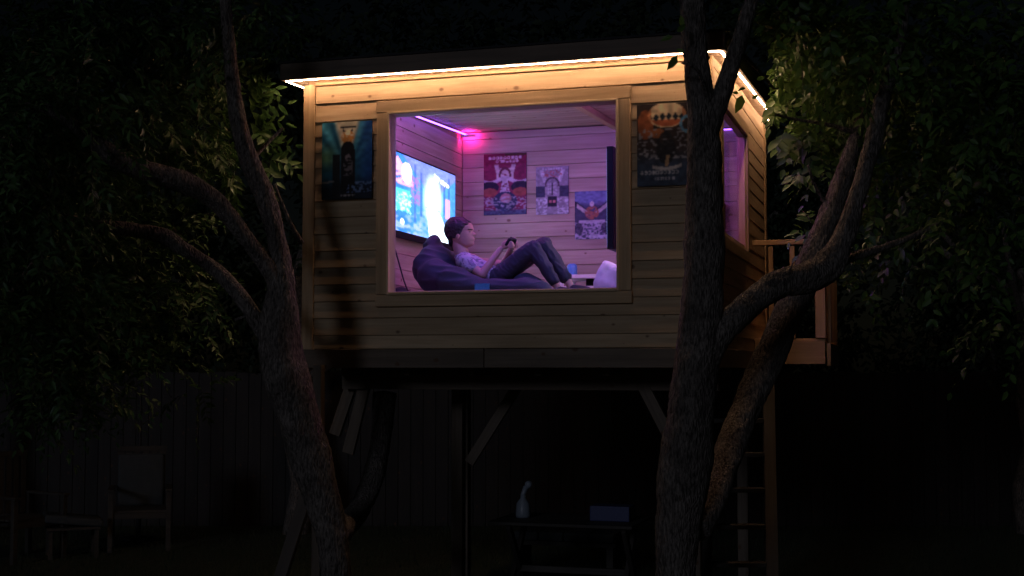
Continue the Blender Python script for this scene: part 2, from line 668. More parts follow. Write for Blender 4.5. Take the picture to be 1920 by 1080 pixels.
def np_mesh(name, verts, faces_flat, nper):
    me = bpy.data.meshes.new(name)
    nv = len(verts); nf = len(faces_flat) // nper
    me.vertices.add(nv); me.vertices.foreach_set('co', np.ascontiguousarray(verts, dtype=np.float32).ravel())
    me.loops.add(nf * nper); me.loops.foreach_set('vertex_index', np.ascontiguousarray(faces_flat, dtype=np.int32))
    me.polygons.add(nf)
    me.polygons.foreach_set('loop_start', np.arange(0, nf * nper, nper, dtype=np.int32))
    me.update(calc_edges=True); me.validate()
    return me


gm = np_mesh('grass', vv, np.arange(NB * 3), 3)
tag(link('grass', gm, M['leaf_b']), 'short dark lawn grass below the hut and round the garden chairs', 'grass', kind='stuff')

# ------------------------------------------------------------------ the hut
house = empty('tree_house', (C0.x, C0.y, 0), -TH)
tag(house, 'raised pine tree house with warm lit eaves and a big square front window', 'tree house')
HR = (0, 0, -TH)
HL = (C0.x, C0.y, 0)

ROWS = [0.126, 0.215, 0.33, 0.442, 0.556, 0.669, 0.783, 0.896, 1.01, 1.12, 1.235, 1.345, 1.45, 1.555, 1.66, 1.785, 1.925]
WS0, WS1, WZ0, WZ1 = -2.126, -0.553, 0.478, 1.700      # front opening
TW = 0.078                                            # trim width
CT = 0.07                                             # wall core thickness
# front wall: core panel round the opening
fw = MB()
fw.box(LS + .02, WS0, 0.0, CT, HZ + .10, HZ + 1.9565)
fw.box(WS1, -.02, 0.0, CT, HZ + .10, HZ + 1.9565)
fw.box(WS0, WS1, 0.0, CT, HZ + .10, HZ + WZ0)
fw.box(WS0, WS1, 0.0, CT, HZ + WZ1, HZ + 1.9565)
front = fw.build('front_wall', M['core'], house)


def siding(parent, s0, s1, z0, z1, horizontal_axis='s', fixed=0.0, tilt=-0.078):
    w_ = z1 - z0 - 0.0025
    L = s1 - s0
    if horizontal_axis == 's':
        return board('siding_board', P((s0 + s1) / 2, fixed - 0.013, (z0 + z1) / 2), L, 0.015, w_, M['pine'], parent,
                     (1, 0, 0), (0, -1, 0), tilt)
    return board('siding_board', P(fixed + 0.013, (s0 + s1) / 2, (z0 + z1) / 2), L, 0.015, w_, M['pine'], parent,
                 (0, 1, 0), (1, 0, 0), tilt * .3)


PW = 0.084
for z0, z1 in zip(ROWS[:-1], ROWS[1:]):
    if z1 <= 0.45 or z0 >= 1.78:
        siding(front, LS + PW + .002, -PW - .002, z0, z1)
    else:
        siding(front, LS + PW + .002, WS0 - .02, z0, z1)
        siding(front, WS1 + .02, -PW - .002, z0, z1)
# frieze under the soffit
board('frieze_board', P((LS - 0) / 2, -0.022, 1.922), -LS - 2 * PW - .01, 0.024, 0.022, M['trim'], front)
# corner posts (sub-parts of the walls)
board('corner_post', P(LS + PW / 2, -0.012, 1.022), 1.795, 0.04, PW, M['trim'], front, (0, 0, 1), (0, -1, 0))
board('corner_post', P(-PW / 2 + .002, -0.012, 1.022), 1.795, 0.04, PW, M['trim'], front, (0, 0, 1), (0, -1, 0))
# window trim (proud of siding)
yt = -0.036
board('window_trim', P((WS0 + WS1) / 2, yt, WZ1 + TW / 2 - .004), WS1 - WS0 + 2 * TW, 0.026, TW, M['trim'], front)
board('window_trim', P((WS0 + WS1) / 2, yt, WZ0 - TW / 2 + .004), WS1 - WS0 + 2 * TW, 0.026, TW, M['trim'], front)
board('window_trim', P(WS0 - TW / 2 + .004, yt, (WZ0 + WZ1) / 2), WZ1 - WZ0 - .014, 0.026, TW, M['trim'], front, (0, 0, 1))
board('window_trim', P(WS1 + TW / 2 - .004, yt, (WZ0 + WZ1) / 2), WZ1 - WZ0 - .014, 0.026, TW, M['trim'], front, (0, 0, 1))
# reveal lining
board('window_frame', P(WS0 + .010, .0085, (WZ0 + WZ1) / 2), WZ1 - WZ0 - .004, 0.016, .133, M['lit_edge'], front, (0, 0, 1), (1, 0, 0))
board('window_frame', P(WS1 - .010, .0085, (WZ0 + WZ1) / 2), WZ1 - WZ0 - .004, 0.016, .133, M['lit_edge'], front, (0, 0, 1), (-1, 0, 0))
board('window_frame', P((WS0 + WS1) / 2, .0085, WZ1 - .010), WS1 - WS0 - .04, 0.016, .133, M['lit_edge'], front, (1, 0, 0), (0, 0, -1))
board('window_sill', P((WS0 + WS1) / 2, .007, WZ0 + .010), WS1 - WS0 - .04, 0.018, .140, M['lit_edge'], front, (1, 0, 0), (0, 0, 1))
pn = MB(); pn.box(WS0 + .019, WS1 - .019, .050, .054, HZ + WZ0 + .016, HZ + WZ1 - .019)
pn.build('window_pane', M['glass'], front)
# skirt
js = -1.452
board('skirt_board', P((LS + .02 + js) / 2, -0.016, 0.0625), js - LS - .022, 0.03, 0.124, M['beam'], front)
board('skirt_board', P((js + .002) / 2, -0.016, 0.0625), -js - .004, 0.03, 0.122, M['beam'], front)

# right side wall
ST0, ST1, SZ0, SZ1 = 0.36, 1.60, 0.845, 1.71
def slope_box(mb, s0, s1, t0, t1, z0, dz=.007):
    """box whose top follows the roof"""
    vs = [(x, y, HZ + z0) for y in (t0, t1) for x in (s0, s1)] + [(x, y, HZ + rz0(y) + dz) for y in (t0, t1) for x in (s0, s1)]
    mb.add(vs, [(0, 2, 3, 1), (4, 5, 7, 6), (0, 1, 5, 4), (2, 6, 7, 3), (0, 4, 6, 2), (1, 3, 7, 5)])


def rz0(t): return 1.944 + RF * (t + .13)


RT = .032                        # thickness of the side wall panel
rw = MB()
slope_box(rw, -RT, -.002, CT + .002, ST0, .10)
slope_box(rw, -RT, -.002, ST1, DEP, .10)
rw.box(-RT, -.002, ST0, ST1, HZ + .10, HZ + SZ0)
slope_box(rw, -RT, -.002, ST0, ST1, SZ1)
right = rw.build('side_wall', M['core'], house)
RROWS = ROWS[:-1] + [1.90, 2.03]
for z0, z1 in zip(RROWS[:-1], RROWS[1:]):
    if z1 <= 0.9 or z0 >= 1.78:
        siding(right, PW, DEP - .10, z0, z1, 't')
    else:
        siding(right, PW, ST0 - .02, z0, z1, 't')
        siding(right, ST1 + .02, DEP - .10, z0, z1, 't')
board('corner_post', P(0.014, .04, 1.022), 1.795, .03, .08, M['trim'], right, (0, 0, 1), (1, 0, 0))
board('corner_post', P(0.014, DEP - .05, 1.07), 1.90, .03, .10, M['trim'], right, (0, 0, 1), (1, 0, 0))
xt = 0.036
for c, L, ax in (((ST0 + ST1) / 2, ST1 - ST0 + 2 * TW, 0),):
    board('window_trim', P(xt, c, SZ1 + TW / 2 - .004), L, .026, TW, M['trim'], right, (0, 1, 0), (1, 0, 0))
    board('window_trim', P(xt, c, SZ0 - TW / 2 + .004), L, .026, TW, M['trim'], right, (0, 1, 0), (1, 0, 0))
for c in (ST0 - TW / 2 + .004, ST1 + TW / 2 - .004):
    board('window_trim', P(xt, c, (SZ0 + SZ1) / 2), SZ1 - SZ0 - .014, .026, TW, M['trim'], right, (0, 0, 1), (1, 0, 0))
for c, n in ((ST0 + .010, 1), (ST1 - .010, -1)):
    board('window_frame', P(.004, c, (SZ0 + SZ1) / 2), SZ1 - SZ0 - .004, .016, .05, M['trim'], right, (0, 0, 1), (0, n, 0))
board('window_frame', P(.004, (ST0 + ST1) / 2, SZ1 - .010), ST1 - ST0 - .04, .016, .05, M['trim'], right, (0, 1, 0), (0, 0, -1))
board('window_sill', P(.010, (ST0 + ST1) / 2, SZ0 + .008), ST1 - ST0 - .04, .014, .065, M['trim'], right, (0, 1, 0), (0, 0, 1))
pn = MB(); pn.box(-.020, -.017, ST0 + .019, ST1 - .019, HZ + SZ0 + .016, HZ + SZ1 - .019)
pn.build('window_pane', M['glass'], right)
board('skirt_board', P(0.014, DEP / 2, 0.0625), DEP - .01, 0.03, 0.124, M['beam'], right, (0, 1, 0), (1, 0, 0))

# left and back walls with lining boards
lw = MB(); slope_box(lw, LS, LS + .10, CT + .002, DEP, 0)
left = lw.build('side_wall', M['core'], house)
bw = MB(); slope_box(bw, LS + .102, -RT - .002, DEP - .08, DEP, 0, .004)
back = bw.build('back_wall', M['core'], house)
FZ = 0.515
BT = DEP - .09                    # face of the back lining
z = FZ
i = 0
while z < 2.07:
    h = 0.128 if i % 2 else 0.122
    h = min(h, 2.08 - z)
    if h > .03:
        board('lining_board', P((LS + .12 - RT) / 2, BT, z + h / 2), -LS - .155, .016, h - .0045, M['pine_in'], back)
        zc = 1.945 + .045 * .0
        if z + h < 2.03:
            board('lining_board', P(LS + .109, DEP / 2, z + h / 2), DEP - .2, .016, h - .0045, M['pine_in'], left, (0, 1, 0), (1, 0, 0))
    z += h; i += 1

# floor of the room
fl = MB(); fl.box(LS + .12, -.12, .11, DEP - .11, HZ + FZ - .05, HZ + FZ - .022)
floor = fl.build('floor', M['core'], house)
for k in range(22):
    t0 = .12 + k * .13
    if t0 + .13 > DEP - .10: break
    board('floor_board', P((LS) / 2, t0 + .065, FZ - .011), -LS - .25, .02, .126, M['pine_in'], floor, (1, 0, 0), (0, 0, 1))
# under-structure: joists and bearers
us = MB(); us.box(LS + .03, -.03, .03, DEP - .02, HZ + .02, HZ + .05)
under = us.build('underfloor', M['beam'], house)
for tt in (.60, DEP - .2):
    board('bearer', P(LS / 2, tt, -.075), -LS - .06, .07, .15, M['beam'], under)
for k in range(6):
    board('joist', P(LS + .2 + k * .46, DEP / 2, .0), DEP - .45, .045, .10 if k else .1, M['beam'], under, (0, 1, 0), (1, 0, 0))

# roof
OV = 0.13
def rz_(t): return 1.944 + RF * (t + OV)


def slab(mb, s0, s1, t0, t1, lo, hi):
    vs = []
    for dz in (lo, hi):
        for t in (t0, t1):
            for s in (s0, s1):
                vs.append((s, t, HZ + rz_(t) + dz))
    mb.add(vs, [(0, 2, 3, 1), (4, 5, 7, 6), (0, 1, 5, 4), (2, 6, 7, 3), (0, 4, 6, 2), (1, 3, 7, 5)])


rf = MB(); slab(rf, LS - OV + .022, OV - .022, -OV + .022, DEP + .1, .03, .10)
roof = rf.build('roof', M['felt'], house)
rs = MB(); slab(rs, LS - OV - .01, OV + .01, -OV - .01, DEP + .13, .112, .125)
rs.build('roofing_sheet', M['felt'], roof)
ang = math.atan(RF)
ax_t = (0, math.cos(ang), math.sin(ang))
board('fascia_board', P(LS / 2, -OV + .010, rz_(-OV) + .055), -LS + 2 * OV, .02, .112, M['fascia'], roof)
tc_ = (DEP + .1 - OV) / 2
for s_, n_ in ((OV - .010, 1), (LS - OV + .010, -1)):
    board('fascia_board', P(s_, tc_, rz_(tc_) + .055), DEP + .1 + OV - .045, .02, .112, M['fascia'], roof, ax_t, (n_, 0, 0))
board('fascia_board', P(LS / 2, DEP + .1, rz_(DEP + .1) + .055), -LS + 2 * OV, .02, .112, M['fascia'], roof)
# soffit and ceiling boards run along the front
k = 0
t = -OV + .024
while t < DEP + .06:
    wdt = .118
    tm = t + wdt / 2
    board('ceiling_board', P(LS / 2, tm, rz_(tm) + .018), -LS + 2 * OV - .05, .018, wdt - .004, M['pine_in'], roof, (1, 0, 0), (0, math.sin(ang), -math.cos(ang)))
    t += wdt
tm = DEP / 2
board('rafter', P(-1.22, tm, rz_(tm) - .020), DEP - .3, .055, .05, M['trim'], roof, ax_t, (1, 0, 0))

# posts, braces
def post(name, p0, p1, w_, d_, mat=M['beam'], parent=None, ny=(0, -1, 0)):
    p0 = Vector(p0); p1 = Vector(p1)
    ax = p1 - p0
    return board(name, (p0 + p1) / 2, ax.length, d_, w_, mat, parent or house, ax, ny)


pA = hp(598, 684, -.07)
post('support_post', (pA.x, -.068, 0), (pA.x, -.068, pA.z), .062, .062)
pB = hp(860, 800, 1.3)
post('support_post', (pB.x, 1.3, 0), (pB.x, 1.3, HZ - .03), .085, .085)
post('support_post', (-.16, .35, 0), (-.16, .35, HZ - .0), .085, .085)
post('support_post', (-.16, 2.75, 0), (-.16, 2.75, HZ - .0), .085, .085)
post('support_post', (LS + .2, 2.75, 0), (LS + .2, 2.75, HZ - .0), .085, .085)
b0 = hp(880, 868, 1.25); b1 = hp(996, 684, 1.25)
post('brace', b0, b1, .075, .04)
b0 = hp(653, 850, .63); b1 = hp(694, 682, .63)
post('brace', b0, b1, .085, .035)
b0 = hp(628, 815, .68); b1 = hp(672, 682, .68)
post('brace', b0, b1, .085, .035)
b0 = hp(1322, 905, .75); b1 = hp(1334, 725, .75)
post('brace', b0, b1, .05, .04, M['grey_wood'])
b0 = hp(1252, 812, .58); b1 = hp(1186, 684, .58)
post('brace', b0, b1, .08, .04)
b0 = at(508, 1140, 8.75) - Vector(HL); b1 = at(576, 925, 8.85) - Vector(HL)
RI = Matrix.Rotation(TH, 3, 'Z')
post('brace', RI @ b0, RI @ b1, .085, .04, M['grey_wood'])

# balcony at the rear of the right side: a part of the hut with its own pieces
bl = MB()
bl.box(.032, .55, 2.06, 2.10, HZ + .03, HZ + .20)
balcony = bl.build('balcony', M['deckwood'], house)
for k in range(8):
    board('deck_board', P(.29, 2.15 + k * .125, .212), .53, .022, .12, M['deckwood'], balcony, (1, 0, 0), (0, 0, 1))
board('hand_rail', P(.27, 2.08, .955), .60, .05, .038, M['deckwood'], balcony, (1, 0, 0), (0, -1, 0))
board('hand_rail', P(.575, 2.60, .955), 1.0, .06, .038, M['deckwood'], balcony, (0, 1, 0), (1, 0, 0))
for s_ in (.155, .315):
    board('baluster', P(s_, 2.08, .575), .70, .03, .036, M['deckwood'], balcony, (0, 0, 1), (0, -1, 0))
board('newel_post', P(.52, 2.085, .58), .71, .06, .075, M['deckwood'], balcony, (0, 0, 1), (0, -1, 0))
for k in range(8):
    board('baluster', P(.57, 2.22 + k * .11, .56), .74, .03, .035, M['deckwood'], balcony, (0, 0, 1), (0, -1, 0))
board('skirt_board', P(.575, 2.6, .10), 1.0, .03, .17, M['deckwood'], balcony, (0, 1, 0), (1, 0, 0))

# ------------------------------------------------------------------ eave lights (clipped under the fascia)
def strip(name, label, p0, p1, half, mat, face, cat='light strip', group=None, chan=M['alu']):
    """LED tape: tube of light in a channel; p0, p1 in the hut frame; face = direction it looks"""
    root = empty(name, HL, -TH)
    tag(root, label, cat, group)
    p0 = Vector(p0); p1 = Vector(p1); ax = (p1 - p0).normalized(); f = Vector(face).normalized()
    board('channel', (p0 + p1) / 2 - f * (half + .002), (p1 - p0).length, .003, half * 2.6, chan, root, ax, f)
    board('light_tape', (p0 + p1) / 2, (p1 - p0).length - (.04 if chan is not M['alu'] else 0), .004, half * 2, mat, root, ax, f)
    return root


eave = 'warm light strips along the eaves'
ze = rz_(-OV) - .004
strip('light_strip', 'long warm white light strip under the front eave', P(LS - OV + .03, -OV + .03, ze), P(OV - .03, -OV + .03, ze), .006, M['led_warm'], (0, .12, -1), 'light strip', eave)
t1 = DEP + .03
strip('light_strip', 'warm light strip under the left eave at the roof corner', P(LS - OV + .03, -OV + .06, ze + .001), P(LS - OV + .03, t1, rz_(t1) - .004), .006, M['led_warm'], (-.55, 0, -1), 'light strip', eave)
strip('light_strip', 'warm light strip under the right eave partly behind leaves', P(OV - .03, -OV + .06, ze + .001), P(OV - .03, t1, rz_(t1) - .004), .006, M['led_warm'], (.45, 0, -1), 'light strip', eave)
strip('light_strip', 'short warm light strip at the rear right roof corner', P(.02, t1 + .02, rz_(t1) - .006), P(OV - .03, t1 + .02, rz_(t1) - .006), .0055, M['led_warm'], (0, -.5, -1), 'light strip', eave)

M['led_mid'] = emit('purple_led', (0.56, 0.07, 0.74), 108)
room = 'coloured light strips in the room'
strip('light_strip', 'purple light strip across the ceiling above the reclining person', P(LS + .35, 1.12, rz_(1.12) - .03), P(-.2, 1.12, rz_(1.12) - .03), .011, M['led_mid'], (0, .35, -1), 'light strip', room)
for (ta, tb, mt, lab) in ((.35, 2.62, M['led_violet'], 'white violet light strip along the left ceiling edge above the lit television'),):
    strip('light_strip', lab, P(LS + .175, ta, rz_(ta) - .022), P(LS + .175, tb + .30, rz_(tb + .30) - .022), .006, mt, (1, 0, -.6), 'light strip', room)
strip('light_strip', 'pink light strip in the upper back corner of the room', P(LS + .13, BT - .075, rz_(BT) - .035), P(LS + .27, BT - .075, rz_(BT) - .035), .009, M['led_magenta'], (.1, 1, .35), 'light strip', room, M['pine_in'])
strip('light_strip', 'lavender light strip on the back wall seen through the side window', P(-.62, BT - .02, 1.99), P(-.16, BT - .02, 1.99), .005, M['led_violet'], (0, -1, -.5), 'light strip', room)
strip('light_strip', 'added blue violet fill strip, unseen over the inside of the front window', P(LS + .3, .10, 1.86), P(-.3, .10, 1.86), .019, M['led_fill'], (0, .65, 1), 'light strip', room)  # added out of view to wash the ceiling and back wall with blue

# ------------------------------------------------------------------ printed pictures
def grid_uv(nx, ny):
    x, y = np.meshgrid((np.arange(nx) + .5) / nx, (np.arange(ny) + .5) / ny)
    return x, y          # y = 0 bottom


def sm(e0, e1, x):
    t = np.clip((x - e0) / (e1 - e0), 0, 1)
    return t * t * (3 - 2 * t)


def mixc(img, col, a):
    a = np.clip(a, 0, 1)[..., None]
    img[:] = img * (1 - a) + np.array(col) * a


def fuzz(nx, ny, cells, seed):
    r = np.random.default_rng(seed)
    g_ = r.random((cells * 2 + 2, cells + 2))
    x = np.linspace(0, cells, nx); y = np.linspace(0, cells * 2, ny)
    xi = x.astype(int); yi = y.astype(int); fx = (x - xi)[None, :]; fy = (y - yi)[:, None]
    fx = fx * fx * (3 - 2 * fx); fy = fy * fy * (3 - 2 * fy)
    a = g_[yi][:, xi]; b = g_[yi][:, xi + 1]; c = g_[yi + 1][:, xi]; d = g_[yi + 1][:, xi + 1]
    return (a * (1 - fx) + b * fx) * (1 - fy) + (c * (1 - fx) + d * fx) * fy


def blur(img, n=1):
    for _ in range(n):
        q = np.pad(img, ((1, 1), (1, 1), (0, 0)), mode='edge')
        img = (q[1:-1, 1:-1] * 2 + q[:-2, 1:-1] + q[2:, 1:-1] + q[1:-1, :-2] + q[1:-1, 2:]) / 6
    return img


def glyphs(img, x, y, x0, x1, y0, y1, n, col, seed, strength=.8):
    """a band of worn letter shapes too soft to read"""
    r = np.random.default_rng(seed)
    wd = (x1 - x0) / n
    for k in range(n):
        cx = x0 + wd * (k + .5)
        for st in range(3):
            kind = r.integers(0, 3)
            if kind == 0:
                px = cx + r.uniform(-.3, .3) * wd
                a = (np.abs(x - px) < wd * .14) & (y > y0) & (y < y1)
            elif kind == 1:
                py = r.uniform(y0, y1)
                a = (np.abs(y - py) < (y1 - y0) * .12) & (np.abs(x - cx) < wd * .38)
            else:
                py = (y0 + y1) / 2
                d = np.hypot((x - cx) / (wd * .38), (y - py) / ((y1 - y0) * .5))
                a = (d < 1) & (d > .55)
            mixc(img, col, a * strength)


def art_a(nx=60, ny=86):   # outside left: blue green rays, dark arch figure
    x, y = grid_uv(nx, ny); img = np.zeros((ny, nx, 3)); f1 = fuzz(nx, ny, 12, 1); f2 = fuzz(nx, ny, 26, 2)
    img[:] = (.02, .10, .16)
    an = np.arctan2(x - .5, y - .35)
    rays = .5 + .5 * np.sin(an * 17)
    mixc(img, (.10, .32, .42), rays * sm(.35, .9, y) * .9)
    mixc(img, (.13, .22, .10), sm(.45, .1, x) * sm(.3, .6, y) * sm(.8, .5, y) * .8)
    mixc(img, (.02, .08, .26), sm(.62, .95, x) * .8)
    d = np.abs(x - .5) - (y - .45) * .42
    mixc(img, (.46, .42, .34), sm(.06, -.05, d) * sm(.5, .68, y))
    mixc(img, (.40, .20, .06), (np.hypot((x - .52) / .13, (y - .80) / .09) < 1) * (f2 > .35) * .9)
    mixc(img, (.6, .56, .42), (np.hypot((x - .52) / .05, (y - .86) / .04) < 1) * 1.)
    mixc(img, (.02, .02, .03), ((np.abs(y - .925) < .012 + 0 * x) & (np.abs(x - .52) < .16)) | ((y < .92) & (y > .87) & (np.abs(x - .52) < .10) & (np.abs(x - .52) > .10 - (.92 - y))))
    mixc(img, (.015, .015, .02), (np.hypot((x - .52) / .14, (y - .62) / .13) < 1) | ((np.abs(x - .52) < .14) & (y < .62)))
    mixc(img, (.02, .025, .03), (x > .22) & (x < .36) & (y < .58))
    mixc(img, (.15, .14, .17), (np.hypot((x - .52) / .06, (y - .53) / .05) < 1) * (f2 > .4) * .9)
    mixc(img, (.10, .10, .12), (np.abs(x - .52) < .09) * (y < .5) * (y > .3) * (f2 > .5))
    mixc(img, (.01, .012, .018), sm(.33, .12, y) * .85)
    mixc(img, (.12, .18, .32), (f2 > .62) * (x > .5) * (y < .22) * (y > .08) * .9)
    mixc(img, (.16, .16, .17), (np.abs(y - .22 - x * .05) < .012) * (x < .25) * .9)
    glyphs(img, x, y, .38, .68, .03, .06, 7, (.3, .3, .32), 4)
    return img * (.75 + .5 * f1[..., None])


def art_b(nx=60, ny=86):   # outside right: round toothed red and cream shape over dark collage, title below
    x, y = grid_uv(nx, ny); img = np.zeros((ny, nx, 3)); f1 = fuzz(nx, ny, 12, 5); f2 = fuzz(nx, ny, 24, 6); f3 = fuzz(nx, ny, 14, 7)
    img[:] = (.05, .035, .03)
    mixc(img, (.05, .07, .11), sm(.5, .2, y))
    mixc(img, (.26, .10, .04), (np.hypot((x - .15) / .14, (y - .75) / .18) < 1) * .9)
    mixc(img, (.30, .13, .05), (np.hypot((x - .35) / .13, (y - .64) / .06) < 1) * .8)
    d = np.hypot((x - .52) / .33, (y - .86) / .155)
    mixc(img, (.50, .40, .28), (d < 1) * 1.)
    mixc(img, (.38, .14, .07), (d < 1) * (y < .80) * (d < .92) * 1.)
    mixc(img, (.40, .16, .07), (d < 1) * (np.abs(x - .52) > .27) * .8)
    teeth = np.abs(((x * 9) % 1) - .5) * .10
    mixc(img, (.03, .04, .05), (np.abs(y - .842 + .25 * (x - .52) ** 2) < teeth) * (d < .85))
    mixc(img, (.12, .26, .38), (np.abs(np.hypot((x - .86) / .10, (y - .74) / .09) - 1) < .22) * (x < .92))
    mixc(img, (.22, .22, .24), (f2 > .66) * (y > .32) * (y < .70) * .9)
    mixc(img, (.02, .018, .018), (np.hypot((x - .5) / .16, (y - .46) / .2) < 1) * (f3 > .3) * .9)
    mixc(img, (.30, .22, .14), (np.abs(x - .52 - .2 * (y - .3)) < .03) * (y < .37) * (y > .23))
    mixc(img, (.26, .20, .12), (np.abs(x - .91) < .04) * (y > .5) * (y < .66))
    arc = np.abs(y - (.205 + .28 * (x - .5) ** 2 * 2))
    mixc(img, (.32, .31, .32), (arc < .02) * (np.abs(x - .52) < .25))
    glyphs(img, x, y, .05, .72, .14, .185, 10, (.40, .40, .44), 9)
    glyphs(img, x, y, .30, .66, .07, .105, 8, (.36, .36, .42), 10)
    return img * (.7 + .6 * f1[..., None])


def art_c(nx=60, ny=88):   # inside, tall: red title, pale horned curves, dark blue base
    x, y = grid_uv(nx, ny); img = np.zeros((ny, nx, 3)); f1 = fuzz(nx, ny, 14, 11); f2 = fuzz(nx, ny, 24, 12)
    img[:] = (.27, .055, .12)
    xs = np.abs(x - .5)
    mixc(img, (.58, .50, .50), (np.abs(xs - (.12 + .35 * np.clip(y - .58, 0, 1))) < .05) * (y > .58) * (y < .86))
    mixc(img, (.60, .52, .50), (xs < .20) * (y < .76) * (y > .56) * (f2 > .2))
    mixc(img, (.16, .05, .08), (np.abs(np.hypot((x - .5) / .12, (y - .64) / .12) - 1) < .2))
    mixc(img, (.55, .48, .55), (np.abs(y - .56 - .04 * np.cos(xs * 9)) < .035))
    mixc(img, (.05, .04, .07), (np.hypot((xs - .36) / .22, (y - .45) / .1) < 1) * 1.)
    mixc(img, (.40, .13, .10), (np.hypot((xs - .36) / .18, (y - .37) / .07) < 1) * .8)
    mixc(img, (.58, .50, .56), (xs < .06 + .3 * (.56 - y)) * (y < .56) * (y > .34) * (f2 > .3))
    mixc(img, (.06, .07, .14), (np.hypot((x - .5) / .28, (y - .22) / .16) < 1))
    mixc(img, (.50, .28, .30), (np.hypot((x - .52) / .13, (y - .27) / .08) < 1) * .9)
    mixc(img, (.45, .45, .50), (f2 > .58) * (y < .3) * .7)
    mixc(img, (.05, .10, .18), sm(.1, .06, y) * .8)
    mixc(img, (.22, .035, .08), sm(.80, .84, y))
    glyphs(img, x, y, .10, .90, .905, .955, 9, (.62, .52, .54), 21, .95)
    glyphs(img, x, y, .28, .82, .855, .895, 7, (.62, .50, .52), 22, .95)
    mixc(img, (.08, .06, .03), (y > .97) * (x > .5))
    return img * (.75 + .5 * f1[..., None])


def art_d(nx=50, ny=74):   # inside, middle: pale grey violet mask-like pattern
    x, y = grid_uv(nx, ny); img = np.zeros((ny, nx, 3)); f1 = fuzz(nx, ny, 14, 31); f2 = fuzz(nx, ny, 22, 32)
    xs = np.abs(x - .5)
    img[:] = (.36, .33, .36)
    mixc(img, (.08, .09, .13), (xs > .22) * (y > .36) * (y < .6) * 1.)
    mixc(img, (.60, .58, .60), (np.abs(xs - (.22 + .5 * (y - .7))) < .06) * (y > .68) * (y < .93))
    mixc(img, (.45, .18, .20), (f2 > .62) * (y > .78) * (y < .93) * (xs < .3))
    mixc(img, (.13, .09, .12), (np.abs(np.hypot((x - .5) / .2, (y - .62) / .15) - 1) < .13) * (y > .58))
    mixc(img, (.5, .48, .5), (xs < .14) * (y > .42) * (y < .68) * (f2 > .35))
    mixc(img, (.06, .05, .08), (xs < .03) * (y > .4) * (y < .66))
    mixc(img, (.05, .05, .07), (xs < .15) * (y > .16) * (y < .38))
    mixc(img, (.55, .25, .25), (np.abs(xs - .06) < .035) * (np.abs(y - .27) < .03))
    mixc(img, (.62, .62, .66), (f2 > .55) * (y < .34) * (xs > .16) * .8)
    glyphs(img, x, y, .18, .84, .93, .97, 8, (.62, .60, .62), 33)
    return img * (.72 + .55 * f1[..., None])


def art_e(nx=50, ny=76):   # inside, right: blue sky, winged orange figure over pale crowd
    x, y = grid_uv(nx, ny); img = np.zeros((ny, nx, 3)); f1 = fuzz(nx, ny, 14, 41); f2 = fuzz(nx, ny, 24, 42)
    xs = np.abs(x - .5)
    img[:] = (.10, .11, .16)
    mixc(img, (.22, .26, .42), sm(.68, .8, y))
    mixc(img, (.04, .04, .07), (np.abs(y - (.58 + .5 * (xs - .15))) < .05) * (xs > .15) * (xs < .5))
    mixc(img, (.55, .50, .48), (np.abs(y - (.52 + .55 * (xs - .1))) < .045) * (xs > .1) * (xs < .45))
    mixc(img, (.40, .18, .13), (np.hypot((x - .5) / .2, (y - .55) / .14) < 1) * (f2 > .25))
    mixc(img, (.66, .6, .6), (np.hypot((x - .5) / .06, (y - .73) / .06) < 1))
    mixc(img, (.5, .48, .52), (np.abs(y - .36) < .03) * (xs < .38))
    mixc(img, (.50, .48, .54), (f2 > .45) * (y < .36) * .85)
    mixc(img, (.06, .06, .09), (np.hypot((xs - .38) / .12, (y - .22) / .12) < 1) * .8)
    mixc(img, (.5, .5, .56), (np.abs(y - .05) < .03) * (x > .4))
    return img * (.72 + .55 * f1[..., None])


